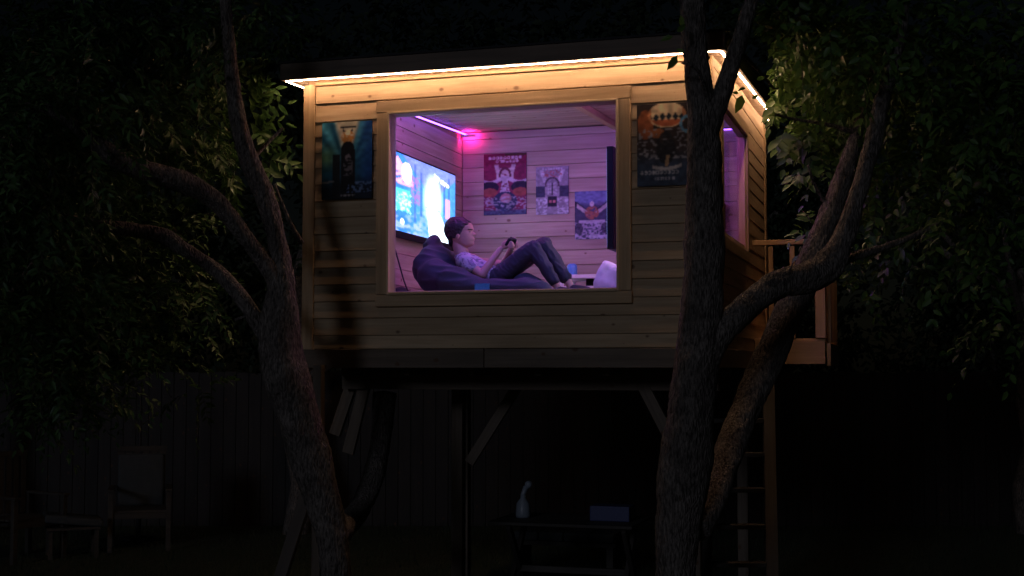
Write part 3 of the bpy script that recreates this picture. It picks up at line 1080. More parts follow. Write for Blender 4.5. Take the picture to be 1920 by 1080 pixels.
def art_screen(nx=110, ny=62):
    x, y = grid_uv(nx, ny); f1 = fuzz(nx, ny, 20, 51); f2 = fuzz(nx, ny, 40, 52); f3 = fuzz(nx, ny, 60, 53)
    img = np.zeros((ny, nx, 3)); img[:] = (.05, .22, .95)
    vx, vy = .60, .55
    dx = np.abs(x - vx)
    mixc(img, (.10, .36, 1.0), sm(.55, .2, dx) * 1.)
    mixc(img, (.30, .22, .85), (y > .55 + .9 * dx) * .6)                      # ceiling of the street
    mixc(img, (.25, .42, .95), (y < .42 - .45 * dx) * (f1 > .35) * .8)        # floor
    img *= (.55 + .5 * f3 * f1)[..., None]
    for kx in (.30, .40, .48, .74, .80, .88):
        mixc(img, (.03, .06, .35), (np.abs(x - kx) < .012 + .02 * abs(kx - vx)) * (np.abs(y - vy) < .12 + .9 * abs(kx - vx)) * .6)
    mixc(img, (.9, 1.1, 1.4), sm(.24, .07, np.hypot(dx * 1.2, (y - .52) * .55)))
    mixc(img, (1.2, 1.4, 1.6), (np.abs(x - vx + (y - .4) * .35) < .10 + .25 * (.4 - y)) * (y < .4))
    mixc(img, (1.1, .35, .75), (x < .27) * (y > .62) * (y < .98 - x * 1.1) * (f1 > .3) * .9)
    mixc(img, (1.3, 1.0, 1.2), (np.hypot((x - .17) / .08, (y - .78) / .13) < 1) * 1.)
    mixc(img, (.08, .55, .85), (x < .22) * (y > .28) * (y < .55) * .9)
    mixc(img, (.5, 1.2, 1.3), (x < .24) * (y > .26) * (y < .52) * (f2 > .62))
    mixc(img, (.28, .12, .62), (x > .24) * (x < .38) * (y > .4) * (y < .78) * (f2 > .42) * .8)
    mixc(img, (.9, .3, .75), (x > .82) * (x < .90) * (y > .34) * (y < .62) * .8)
    mixc(img, (1.4, 1.5, 1.6), (np.abs(y - .85 + (x - .7) * .3) < .025) * (x > .62) * (x < .88) * (f2 > .4))
    mixc(img, (.12, .5, .75), (f3 > .72) * (y > .3) * (y < .42) * (x > .45) * (x < .8))
    mixc(img, (1.4, 1.5, 1.6), (np.hypot((x - .1) / .03, (y - .13) / .035) < 1) * 1.)
    mixc(img, (.30, .35, 1.0), (y < .2) * (x < .4) * (f1 > .5) * .7)
    return img


def print_mesh(name, img, w_, h_, depth, vec=False):
    """panel w_ x h_ whose printed face looks towards -y, with real thickness"""
    ny, nx = img.shape[:2]
    xs = np.linspace(0, w_, nx + 1); zs = np.linspace(0, h_, ny + 1)
    X, Z = np.meshgrid(xs, zs)
    V = np.stack([X.ravel(), np.zeros(X.size), Z.ravel()], 1)
    i = np.arange(nx)[None, :]; j = np.arange(ny)[:, None]
    a = j * (nx + 1) + i
    Fq = np.stack([a, a + 1, a + nx + 2, a + nx + 1], -1).reshape(-1)
    me = np_mesh(name, V, Fq, 4)
    ca = me.color_attributes.new('Col', 'FLOAT_COLOR', 'CORNER')
    col = np.ones((ny * nx, 4, 4), dtype=np.float32)
    col[..., :3] = img.reshape(-1, 1, 3)
    ca.data.foreach_set('color', col.ravel())
    return me


def poster(label, img, s, t, z, w_, h_, group, mat):
    """hung on a wall that faces the camera side; s, t, z = lower left corner"""
    root = empty('poster', Vector(HL) + Matrix.Rotation(-TH, 3, 'Z') @ Vector((s, t, z + HZ)), -TH)
    tag(root, label, 'poster', group)
    e = MB(); e.box(0, w_, 0.0015, .008, 0, h_)
    e.build('backing_panel', M['black'], root)
    pw_, gn_ = (1.35, 1.9) if mat.name.startswith('printed_metal') else (1.25, 1.15)
    link('print', print_mesh('print', np.clip(blur(img, 1) ** pw_ * gn_, 0, .8), w_, h_, 0), mat, root)
    return root


g1 = 'posters on the outside wall'
poster('blue green rayed poster with a dark arch, left of the front window', art_a(), -2.598, -.046, 1.128, .365, .522, g1, M['poster'])
poster('dark poster with a round toothed cream and red shape, right of the front window', art_b(), -.437, -.046, 1.132, .365, .515, g1, M['poster'])
g2 = 'posters on the back wall of the room'
tb = BT - .018


def bposter(label, img, x0, y0, x1, y1):
    a = hp(x0, y1, tb); b = hp(x1, y0, tb)
    poster(label, img, a.x, tb, a.z - HZ, b.x - a.x, b.z - a.z, g2, M['paper'])


bposter('tall red poster with pale curved horns nearest the lit television', art_c(), 907, 286, 987, 404)
bposter('small grey violet patterned poster between the two others', art_d(), 1005, 311, 1066, 403)
bposter('blue topped poster with an orange winged figure beside the black screen', art_e(), 1078, 357, 1142, 449)

# ------------------------------------------------------------------ televisions
tv = empty('television', Vector(HL) + Matrix.Rotation(-TH, 3, 'Z') @ P(LS + .145, 1.185, 1.00), -TH)
tag(tv, 'large lit television showing a bright blue street scene on the left wall', 'television')
TL, TH_ = 1.38, .665
bd = MB(); bd.box(.005, .03, 0, TL, 0, TH_)
bd.build('casing', M['black'], tv, bevel=.004)
scr = link('screen', print_mesh('screen', blur(art_screen(), 1), TL - .03, TH_ - .065, 0), M['screen'], tv)
scr.matrix_local = Matrix.Translation((.0325, .015, .05)) @ Matrix.Rotation(math.pi / 2, 4, 'Z')
mk = MB(); mk.box(-.03, -.013, .45, .85, .15, .45); mk.build('wall_mount', M['metal_dark'], tv)

q0 = hp(1138, 467, .62); q1 = hp(1138, 274, .62)
tv2 = empty('television', Vector(HL) + Matrix.Rotation(-TH, 3, 'Z') @ Vector((q0.x, .62, q0.z)), -TH)
tag(tv2, 'black television seen edge-on at the right side of the front window', 'television')
hh2 = q1.z - q0.z
bd = MB(); bd.box(0, .045, 0, 1.05, 0, hh2); bd.build('casing', M['black'], tv2, bevel=.004)


def art_screen2(nx=40, ny=24):
    x, y = grid_uv(nx, ny); img = np.zeros((ny, nx, 3)); img[:] = (.8, .45, .85)
    mixc(img, (.3, .4, 1.0), sm(.3, .8, x)); mixc(img, (1.2, .8, .7), np.hypot(x - .4, y - .4) < .25)
    return img


s2 = link('screen', print_mesh('screen', art_screen2(), 1.02, hh2 - .03, 0), M['screen'], tv2)
s2.matrix_local = Matrix.Translation((-.003, 1.035, .015)) @ Matrix.Rotation(-math.pi / 2, 4, 'Z')
ar = MB()
ar.tube([(.045, .5, .35), (.20, .75, .35), (-q0.x - .10, .6, .35)], (.018, .018, .018), 10)
ar.box(-q0.x - .125, -q0.x - .10, .5, .7, .25, .45)
ar.build('bracket_arm', M['metal_dark'], tv2)

# small black loudspeaker on the back wall seen through the side window
sp = empty('loudspeaker', Vector(HL) + Matrix.Rotation(-TH, 3, 'Z') @ P(-.42, BT - .15, 1.15), -TH)
tag(sp, 'small black loudspeaker on the back wall behind the side window', 'loudspeaker')
m_ = MB(); m_.box(0, .12, 0, .13, 0, .22); m_.build('cabinet', M['black'], sp, bevel=.008)
m_ = MB(); m_.lathe([(.0, -.002), (.025, -.006), (.045, .0), (.048, .004)]); c_ = m_.build('cone', M['black_soft'], sp, loc=(.06, -.002, .08), rot=(math.pi / 2, 0, 0), smooth=True)

# cables under the lit television
def hobj(name, mb, mat, label, cat, group=None, smooth=True):
    o = mb.build(name, mat, None, HL, HR, smooth)
    return tag(o, label, cat, group)


def curve_pts(pts, n=8):
    pts = [Vector(p) for p in pts]
    out = []
    for i in range(len(pts) - 1):
        p0 = pts[max(i - 1, 0)]; p1 = pts[i]; p2 = pts[i + 1]; p3 = pts[min(i + 2, len(pts) - 1)]
        for k in range(n):
            t = k / n
            out.append(.5 * ((2 * p1) + (p2 - p0) * t + (2 * p0 - 5 * p1 + 4 * p2 - p3) * t * t + (3 * p1 - p0 - 3 * p2 + p3) * t ** 3))
    out.append(pts[-1])
    return out


cps = curve_pts([hp(736, 452, 1.25), hp(742, 472, 1.22), hp(750, 500, 1.2), hp(757, 525, 1.2), hp(766, 549, 1.2)])
mb = MB(); mb.tube(cps, [.006] * len(cps), 8)
hobj('power_cable', mb, M['black_soft'], 'thick black cable hanging slantwise at the lower left window corner', 'cable')
cps = curve_pts([P(LS + .145, 2.05, 1.05), P(LS + .14, 2.04, .9), P(LS + .15, 2.06, .75), P(LS + .14, 2.0, .58)])
mb = MB(); mb.tube(cps, [.004] * len(cps), 8)
mb.box(LS + .125, LS + .155, 2.02, 2.08, HZ + .86, HZ + .93)
hobj('power_cable', mb, M['black_soft'], 'thin cable with a small adapter hanging straight down the left wall', 'cable')
mb = MB()
bp_ = hp(752, 548, 1.3)
mb.ball((bp_.x, 1.3, HZ + FZ + .05), (.075, .09, .055)); mb.ball((bp_.x + .03, 1.25, HZ + FZ + .035), (.07, .07, .04))
mb.ball((bp_.x - .06, 1.33, HZ + FZ + .03), (.06, .07, .04))
mb.remesh('bag', M['black_soft'], .008, None, HL, HR, 3)
tag(bpy.data.objects['bag'], 'dark soft bag on the floor at the lower left window corner', 'bag')

# ------------------------------------------------------------------ bean bag
bb = MB()
zf = HZ + FZ


def bq(x, y, t, r, sc=(1, 1, 1)):
    p = hp(x, y, t)
    bb.ball(p, (r * sc[0], r * sc[1], r * sc[2]), 20, 14)


def bt(a, b, t, ra, rb, t2=None):
    pa = hp(a[0], a[1], t); pb = hp(b[0], b[1], t if t2 is None else t2)
    bb.tube([pa, pb], [ra, rb], 18)


bq(814, 458, 1.10, .058, (1, 1.6, 1.15))
bt((813, 465), (815, 500), 1.12, .078, .135)
bq(820, 506, 1.1, .160, (1, 1.9, 1.1))
bt((815, 520), (850, 530), .85, .13, .12)
bt((850, 530), (905, 547), .80, .12, .085)
bt((905, 547), (990, 545), .80, .085, .085)
bt((990, 545), (1018, 548), .82, .090, .075)
bt((985, 532), (1000, 542), .95, .085, .09)
bt((830, 525), (910, 553), 1.05, .14, .09)
bt((910, 553), (1000, 550), 1.05, .09, .09)
bt((830, 515), (900, 545), 1.30, .15, .10)
bt((900, 545), (990, 545), 1.28, .10, .08)


def bagfn(co):
    z = max(co.z, zf + .004 + .02 * 0)
    n_ = noise.noise(Vector((co.x * 6, co.y * 6, co.z * 9)))
    n2_ = 1 - 2.2 * abs(noise.noise(Vector((co.x * 4 + 5 + co.z * 5, co.y * 5, co.z * 13))))
    k = min(1, max(0, (co.z - zf) / .05))
    return Vector((co.x + .006 * n_ * k, co.y + (.012 * n_ - .014 * n2_) * k, z + .010 * n2_ * k))


bag = bb.remesh('bean_bag', M['beanbag'], .012, None, HL, HR, 8, bagfn)
bagroot = empty('bean_bag_seat', Vector(HL) + Matrix.Rotation(-TH, 3, 'Z') @ P(hp(880, 545, 1.05).x, 1.05, FZ), -TH)
tag(bagroot, 'big dark grey bean bag under the person, lit blue at its peak', 'bean bag')
bag.parent = bagroot
bag.matrix_parent_inverse = Matrix()
off = Matrix.Rotation(TH, 3, 'Z') @ (bagroot.location - Vector(HL))
bag.location = -off; bag.rotation_euler = (0, 0, 0)
bag.name = 'cover'
mb = MB()
pt = hp(904, 539, .70)
mb.box(pt.x - .055, pt.x + .055, pt.y - .004, pt.y + .002, pt.z - .028, pt.z + .028)
tg = mb.build('sewn_label', M['tealtag'], bagroot, -off)

# ------------------------------------------------------------------ the person
person = empty('person', bagroot.location + Vector((0, 0, 0)), -TH)
tag(person, 'person with short dark hair in printed pale tee and dark trousers, reclining with game controller', 'person')
o_ = -off


class Q(MB):
    def lim(self, a, b, ra, rb):
        self.tube([a, b], [ra, rb], 16); return self


def pp(x, y, t): return hp(x, y, t)


body = Q()
# head: skull, face, jaw, nose, lips, ear, neck
PXM = (hp(901, 440, 1.0) - hp(900, 440, 1.0)).x      # metres per pixel here
HEAD = [  # y, back x, base front x, nose/lip/chin reach, its half width, half width of the head (m)
    (409, 847, 868, 0, .02, .030), (412, 842, 873.5, 0, .02, .048), (416, 838.5, 880, 0, .02, .060), (421, 836, 884.5, 0, .02, .069),
    (427, 834.5, 887, 0, .02, .073), (431, 834.5, 887, .8, .03, .074), (434, 835, 885.5, 1.2, .010, .073), (437, 835.5, 886, 4, .010, .072),
    (439, 836, 886.5, 6.8, .012, .071), (441, 837, 886.5, 7.6, .014, .070), (443, 838, 886.5, 5.5, .015, .069), (444.6, 839, 886.5, 2.6, .02, .068),
    (447, 840.5, 886.8, 2.6, .022, .065), (449, 842, 887, 3.6, .024, .063), (450.4, 843, 887, 2.4, .022, .061), (452, 845, 886.6, 3.5, .020, .059),
    (454, 848, 886, 2.0, .02, .056), (456.5, 853, 885.5, 3.6, .022, .052), (459, 858, 884.5, 4.4, .022, .047), (461.5, 863, 882, 3.8, .022, .040), (463.5, 868, 878, 2.0, .02, .028)]


def head_mesh(off=0.0, hairline=None):
    seg = 56
    vs = []
    for row, (y, xb, xf, ext, hw, wt) in enumerate(HEAD):
        zc = pp(860, y, 1.0).z
        cx = (xb + xf) / 2; rx = (xf - xb) / 2 * PXM
        c0 = pp(cx, y, 1.0)
        for k in range(seg):
            a = 2 * math.pi * k / seg
            ca, sa = math.cos(a), math.sin(a)
            e = 2 / 2.25
            x = rx * (abs(ca) ** e) * (1 if ca >= 0 else -1); t = wt * (abs(sa) ** e) * (1 if sa >= 0 else -1)
            if ca > 0: x += ext * PXM * math.exp(-(t / hw) ** 2)
            o2 = off
            if hairline is not None:
                xp = cx + x / PXM
                hl = hairline(y)
                o2 = off * max(-1.2, min(1, (hl - xp) / 2.0))
                o2 += .0035 * noise.noise(Vector((x * 160, t * 160, zc * 60))) + .0045 * noise.noise(Vector((x * 60, t * 60, zc * 60)))
            nx_ = ca; ny_ = sa
            vs.append((c0.x + x + nx_ * o2, 1.0 + t + ny_ * o2, zc + (o2 if row == 0 else 0)))
    n = len(HEAD)
    fs = [(i_ * seg + k, i_ * seg + (k + 1) % seg, (i_ + 1) * seg + (k + 1) % seg, (i_ + 1) * seg + k) for i_ in range(n - 1) for k in range(seg)]
    fs.append(tuple(range(seg))); fs.append(tuple((n - 1) * seg + k for k in range(seg - 1, -1, -1)))
    return vs, fs


body.add(*head_mesh())
body.ball(pp(858, 443.5, .922), (.014, .012, .022), 12, 8, Matrix.Rotation(.25, 3, 'Y'))
body.ball(pp(858, 443.5, 1.078), (.014, .012, .022), 12, 8)
body.lim(pp(858, 450, 1.0), pp(868, 482, 1.0), .050, .054)
# trunk (under the clothes) and limbs
body.lim(pp(872, 489, .93), pp(872, 489, 1.08), .058, .058)
body.lim(pp(880, 495, 1.0), pp(925, 520, 1.0), .080, .075)
body.lim(pp(871, 489, .885), pp(903, 515, .855), .040, .032)
body.lim(pp(903, 515, .855), pp(938, 468, .93), .032, .021)
body.lim(pp(873, 489, 1.12), pp(944, 496, 1.14), .038, .029)
body.lim(pp(944, 496, 1.14), pp(958, 467, 1.05), .028, .021)
body.lim(pp(935, 520, .93), pp(1000, 468, .90), .060, .040)
body.lim(pp(1000, 470, .90), pp(1044, 536, .90), .036, .027)
body.lim(pp(938, 518, 1.08), pp(1020, 462, 1.07), .060, .040)
body.lim(pp(1020, 464, 1.07), pp(1066, 528, 1.05), .036, .027)
# feet
body.lim(pp(1044, 537, .90), pp(1047, 543, .90), .027, .026)
body.lim(pp(1046, 544, .90), pp(1066, 549, .89), .026, .018)
body.lim(pp(1066, 530, 1.05), pp(1070, 538, 1.05), .028, .027)
body.lim(pp(1070, 539, 1.05), pp(1091, 545, 1.04), .027, .018)
# hands: palm, four fingers bent round the grip, thumb on top
def hand(px, py, t, sgn):
    """palm centre; sgn = -1 near hand, +1 far hand; the fingers wrap the grip from the outside"""
    c = pp(px, py, t)
    body.ball(c, (.036, .016, .030), 14, 10, Matrix.Rotation(math.radians(-35), 3, 'Y'))
    lens = (.034, .038, .036, .029)
    for k in range(4):
        a = c + Vector((.020 + .004 * k, 0.004 * sgn, .016 - .0135 * k))
        b = a + Vector((lens[k] * .75, sgn * .004, .003))
        d = b + Vector((lens[k] * .15, -sgn * .020, -.004))
        e = d + Vector((-.014, -sgn * .010, -.002))
        body.tube([a, b, d, e], [.0088, .0082, .0076, .0066], 10)
    th0 = c + Vector((.004, -sgn * .010, .022))
    th1 = th0 + Vector((.022, -sgn * .012, .016))
    th2 = th1 + Vector((.020, -sgn * .006, -.002))
    body.tube([th0, th1, th2], [.0105, .0095, .008], 10)


hand(948, 459, .935, -1)
hand(957, 457, 1.055, 1)
skin = body.remesh('body', M['skin'], .0036, person, o_, (0, 0, 0), 2)

sh = Q()
sh.lim(pp(872, 490, .925), pp(872, 490, 1.085), .070, .070)
sh.lim(pp(880, 496, .94), pp(928, 521, .94), .080, .078)
sh.lim(pp(880, 496, 1.06), pp(928, 521, 1.06), .080, .078)
sh.lim(pp(871, 489, .885), pp(883, 500, .868), .057, .052)
sh.lim(pp(873, 489, 1.12), pp(893, 493, 1.14), .055, .050)
sh.ball(pp(868, 483, 1.0), (.06, .075, .035), 16, 10)


def clothfn(co):
    n_ = noise.noise(co * 16) * .006 + noise.noise(co * 38) * .003
    return co + Vector((n_ * .6, -n_, n_))


sh.remesh('shirt', M['shirt'], .006, person, o_, (0, 0, 0), 3, clothfn)
tr = Q()
tr.lim(pp(932, 522, .94), pp(932, 522, 1.07), .084, .084)
tr.lim(pp(935, 521, .93), pp(1000, 467, .90), .080, .062)
tr.lim(pp(1000, 467, .90), pp(1038, 526, .90), .058, .044)
tr.lim(pp(938, 518, 1.08), pp(1020, 461, 1.07), .080, .063)
tr.lim(pp(1020, 461, 1.07), pp(1060, 521, 1.055), .058, .046)


def trfn(co):
    n_ = noise.noise(Vector((co.x * 12, co.y * 14, co.z * 12))) * .009 + (1 - abs(noise.noise(Vector((co.x * 30 + co.z * 22, co.y * 12, co.z * 16))))* 2) * .006
    return co + Vector((n_ * .6, -n_, n_))


tr.remesh('trousers', M['trousers'], .007, person, o_, (0, 0, 0), 3, trfn)
hr = Q()
hl_pts = [(400, 890), (417, 888), (419, 884), (423, 880), (430, 875), (436, 872), (444, 867), (447, 860), (449, 853), (464, 851)]


def hairline(y):
    return float(np.interp(y, [a for a, b in hl_pts], [b for a, b in hl_pts]))


hr.add(*head_mesh(.0075, hairline))
hr.ball(pp(849, 452, 1.0), (.034, .050, .046), 16, 12)
hr.remesh('hair', M['hair'], .0034, person, o_, (0, 0, 0), 1)
ey = Q()
ey.ball(pp(881.5, 434.5, .965), (.008, .006, .0035), 12, 8); ey.ball(pp(881.5, 434.5, 1.035), (.008, .006, .0035), 12, 8)
ey.build('eyes', M['eye'], person, o_, smooth=True)
br = Q()
br.lim(pp(878, 430, .945), pp(885.5, 430.5, .970), .0035, .003); br.lim(pp(878, 430, 1.055), pp(885.5, 430.5, 1.030), .0035, .003)
br.build('eyebrows', M['hair'], person, o_, smooth=True)
for (x, y, t) in ((1056, 547, .895), (1082, 543, 1.045)):
    sl = Q()
    a = pp(x - 6, y + 1, t); b = pp(x + 14, y + 4, t)
    sl.lim(a + Vector((0, 0, .006)), b + Vector((.02, 0, .008)), .036, .031)
    so_ = sl.remesh('slipper', M['sandal'], .005, person, o_, (0, 0, 0), 2, lambda co: Vector((co.x, co.y, max(co.z, zf + .003))))

ctl = empty('game_controller', Vector(HL) + Matrix.Rotation(-TH, 3, 'Z') @ (hp(961, 452, .995)), -TH)
tag(ctl, 'dark game controller held up in both hands of the reclining person', 'controller')
cb = Q()
cb.ball((0, 0, 0), (.030, .062, .018), 18, 12, Matrix.Rotation(math.radians(-30), 3, 'Y'))
cb.lim((-.004, -.055, .0), (-.026, -.068, -.030), .019, .013)
cb.lim((-.004, .055, .0), (-.026, .068, -.030), .019, .013)
cb.remesh('shell', M['black'], .004, ctl, (0, 0, 0), (0, 0, 0), 2)
for y_ in (-.022, .022):
    st_ = Q(); st_.lim((.0, y_, .012), (-.004, y_, .024), .004, .006); st_.build('thumb_stick', M['black_soft'], ctl, smooth=True)

# ------------------------------------------------------------------ furniture at the right end of the room
ta = hp(1056, 517, 2.0); tbb = hp(1142, 517, 2.0)
tab = empty('side_table', Vector(HL) + Matrix.Rotation(-TH, 3, 'Z') @ Vector((ta.x, 1.9, zf)), -TH)
tag(tab, 'low white side table below the orange figured poster', 'table')
tw = tbb.x - ta.x + .12; thh = ta.z - zf
m_ = MB(); m_.box(0, tw, 0, .42, thh - .028, thh); m_.build('table_top', M['white'], tab, bevel=.003)
m_ = MB(); m_.box(.02, tw - .02, .01, .40, .10, .125); m_.build('shelf', M['white'], tab, bevel=.003)
for x_ in (.0, tw - .025):
    for y_ in (.0, .395):
        m_ = MB(); m_.box(x_, x_ + .025, y_, y_ + .025, 0, thh - .030); m_.build('leg', M['white'], tab, bevel=.003)
tumb = hp(1071, 514, 2.0)
m_ = MB(); m_.lathe([(0, 0), (.036, 0), (.040, .01), (.040, .07), (.036, .086), (.022, .094), (0, .096)])
tag(m_.build('jar', M['bluecup'], None, Vector(HL) + Matrix.Rotation(-TH, 3, 'Z') @ Vector((tumb.x, 2.03, ta.z + .001)), None, True), 'round shouldered blue jar on the white side table', 'jar')
cns = hp(1111, 540, 2.02)
m_ = MB(); m_.box(-.055, .055, 0, .2, 0, .075)
tag(m_.build('console_box', M['black'], None, Vector(HL) + Matrix.Rotation(-TH, 3, 'Z') @ Vector((cns.x, 2.02, zf + .128)), HR, False, .006), 'black box on the lower shelf of the white side table', 'box')
cu = hp(1113, 546, 1.35)
m_ = MB(); m_.lathe([(0, 0), (.024, 0), (.030, .05), (.032, .065), (.028, .066), (.02, .02), (0, .01)])
tag(m_.build('cup', M['white'], None, Vector(HL) + Matrix.Rotation(-TH, 3, 'Z') @ Vector((cu.x, 1.35, zf)), None, True), 'small white cup on the floor in front of the side table', 'cup')
pc = hp(1143, 520, 1.35)
pl = MB()
Rp = Matrix.Rotation(math.radians(22), 3, 'Y') @ Matrix.Rotation(math.radians(-20), 3, 'Z')
nx_, ny_ = 16, 16
vs = []
for sgn in (-1, 1):
    for j in range(ny_ + 1):
        for i in range(nx_ + 1):
            u_ = i / nx_ * 2 - 1; v_ = j / ny_ * 2 - 1
            th_ = .055 * ((1 - u_ ** 4) * (1 - v_ ** 4)) ** .6
            k_ = 1 - .07 * (u_ * u_ * (1 - v_ * v_) * 0 + (1 - abs(u_)) * abs(v_) ** 4 + (1 - abs(v_)) * abs(u_) ** 4)
            th_ += .008 * noise.noise(Vector((u_ * 2.5, v_ * 2.5, sgn)))
            k_ *= 1 - .13 * (u_ * v_) ** 2
            vs.append(pc + Rp @ Vector((u_ * .12 * k_, sgn * max(th_, 0) + .012 * noise.noise(Vector((u_ * 1.6, v_ * 1.6, 3))), v_ * .125 * k_)))
fs = []
for q in range(2):
    o0 = q * (nx_ + 1) * (ny_ + 1)
    for j in range(ny_):
        for i in range(nx_):
            a = o0 + j * (nx_ + 1) + i
            fs.append((a, a + 1, a + nx_ + 2, a + nx_ + 1))
pl.add(vs, fs)
zmin = min(v[2] for v in pl.v)
pl.v = [(v[0], v[1], v[2] - zmin + zf + .002) for v in pl.v]
hobj('cushion', pl, M['pillow'], 'pale lilac cushion leaning upright at the lower right window corner', 'cushion')

# ------------------------------------------------------------------ ladder up to the balcony
ld = empty('ladder', at(1390, 690, 9.2) * 1.0, 0)
ld.location = (at(1390, 1100, 8.85).x, 8.85, 0)
tag(ld, 'brown wooden ladder leaning under the right rear of the tree house', 'ladder')
top_ = Vector((at(1384, 760, 9.75).x, 9.75, CAM_H - .05)); bot_ = Vector((at(1384, 1150, 8.55).x, 8.55, .0))
ld.location = bot_
dl = top_ - bot_
for sx in (-.22, .22):
    b_ = board('rail', dl * .5 + Vector((sx, 0, 0)), dl.length, .04, .085, M['grey_wood'], ld, dl, (0, -1, .0))
nr = 8
for k in range(nr):
    f_ = (k + .6) / nr
    board('rung', dl * f_ + Vector((0, -.005, 0)), .352, .10, .030, M['grey_wood'], ld, (1, 0, 0), (0, -1, .0))

# ------------------------------------------------------------------ trees
def resample(pts, step):
    """pts: (Vector, radius) catmull-rom to even spacing"""
    P_ = [p for p, r in pts]; R_ = [r for p, r in pts]
    outp, outr = [], []
    for i in range(len(P_) - 1):
        p0 = P_[max(i - 1, 0)]; p1 = P_[i]; p2 = P_[i + 1]; p3 = P_[min(i + 2, len(P_) - 1)]
        n = max(2, int((p2 - p1).length / step))
        for k in range(n):
            t = k / n
            outp.append(.5 * ((2 * p1) + (p2 - p0) * t + (2 * p0 - 5 * p1 + 4 * p2 - p3) * t * t + (3 * p1 - p0 - 3 * p2 + p3) * t ** 3))
            s_ = t * t * (3 - 2 * t)
            outr.append(R_[i] * (1 - s_) + R_[i + 1] * s_)
    outp.append(P_[-1]); outr.append(R_[-1])
    return outp, outr


def limb(name, pts, parent, seg=26, step=.016, rough=1.0, base=Vector((0, 0, 0))):
    pr = []
    for (x, y, Y, r) in pts:
        pr.append((at(x, y, Y) - base, r * Y / F))
    P_, R_ = resample(pr, step)
    n = len(P_)
    t0 = (P_[1] - P_[0]).normalized()
    nrm = t0.cross(Vector((0, 1, .1))).normalized()
    vs = []
    ln = 0
    for i in range(n):
        t = (P_[min(i + 1, n - 1)] - P_[max(i - 1, 0)]).normalized()
        if i: ln += (P_[i] - P_[i - 1]).length
        nrm = (nrm - t * nrm.dot(t)).normalized(); bi = t.cross(nrm)
        r = R_[i]
        for k in range(seg):
            a = 2 * math.pi * k / seg
            ca, sa = math.cos(a), math.sin(a)
            q = Vector((ca * r * 38, sa * r * 38, ln * 11))
            rd = 1 - abs(noise.noise(q)) * 2                      # ridges
            rd2 = noise.noise(Vector((ca * 1.2, sa * 1.2, ln * 4 + 7)))
            rr = r * (1 + .13 * rd2 + .10 * max(0, noise.noise(Vector((ca * 2.4 + 3, sa * 2.4, ln * 9 + 2))) - .15)) + rough * min(.009, r * .13) * rd
            vs.append(P_[i] + (nrm * ca + bi * sa) * rr)
    fs = []
    for i in range(n - 1):
        for k in range(seg):
            a = i * seg + k; b = i * seg + (k + 1) % seg
            fs.append((a, b, b + seg, a + seg))
    fs.append(tuple(range(seg - 1, -1, -1))); fs.append(tuple((n - 1) * seg + k for k in range(seg)))
    mb = MB(); mb.add(vs, fs)
    return mb.build(name, M['bark'], parent, smooth=True)


YL = 8.15
lt_base = Vector((at(630, 1300, YL).x, YL, 0))
ltree = empty('tree', lt_base)
tag(ltree, 'forked rough barked tree with fine narrow leaves left of the tree house', 'tree')
B = lt_base
gy_ = 690 + 1.9 * F / YL


def L_(name, pts, seg=26, **k): return limb(name, pts, ltree, seg, base=B, **k)


L_('trunk', [(640, gy_ + 6, YL, 44), (636, 1180, YL, 32), (630, 1080, YL, 27), (622, 1000, YL, 27), (600, 920, YL, 33), (580, 850, YL, 36), (553, 760, YL, 39), (533, 700, YL, 40), (526, 650, YL, 38), (526, 590, YL, 33), (527, 540, YL, 27), (523, 490, YL, 20), (517, 440, YL, 16), (498, 372, YL, 17.5), (467, 300, YL - .05, 17), (447, 230, YL - .1, 14.5), (437, 160, YL - .1, 12.5), (430, 90, YL - .15, 11.5), (424, 20, YL - .2, 10), (420, -60, YL - .2, 9)], 34)
L_('branch', [(530, 545, YL, 18), (505, 505, YL - .05, 16), (468, 455, YL - .1, 14), (430, 405, YL - .15, 15), (398, 372, YL - .2, 17), (350, 343, YL - .3, 19), (300, 328, YL - .4, 19), (250, 312, YL - .5, 18), (205, 288, YL - .6, 16), (165, 255, YL - .65, 13), (110, 215, YL - .7, 10), (50, 190, YL - .7, 7)])
L_('branch', [(510, 640, YL, 18), (488, 612, YL, 15), (460, 568, YL, 14), (425, 525, YL + .05, 13), (385, 492, YL + .1, 12), (345, 468, YL, 13), (305, 442, YL, 14), (240, 430, YL - .1, 13), (170, 422, YL - .2, 11), (90, 400, YL - .2, 8)])
L_('branch', [(624, 1015, YL + .06, 18), (634, 1003, YL + .35, 20), (650, 985, YL + .8, 20), (676, 950, YL + 1.15, 19), (698, 900, YL + 1.3, 18), (712, 840, YL + 1.45, 18), (718, 790, YL + 1.5, 18), (722, 738, YL + 1.55, 20)])
L_('twig', [(565, 455, YL + .6, 5), (548, 425, YL + .5, 4), (530, 385, YL + .45, 3), (515, 345, YL + .4, 2)], 10)
L_('twig', [(440, 600, YL, 2.5), (480, 588, YL, 3), (505, 590, YL, 3)], 8)
L_('twig', [(470, 300, YL, 5), (500, 270, YL + .1, 3.5), (530, 240, YL + .15, 2.5)], 8)

YR = 7.55
gyr = 690 + 1.9 * F / YR
rt_base = Vector((at(1290, 1300, YR).x, YR, 0))
rtree = empty('tree', rt_base)
tag(rtree, 'thick dark trunked tree with broad leaves standing before the right corner of the tree house', 'tree')


def R_(name, pts, seg=26, **k): return limb(name, pts, rtree, seg, base=rt_base, **k)


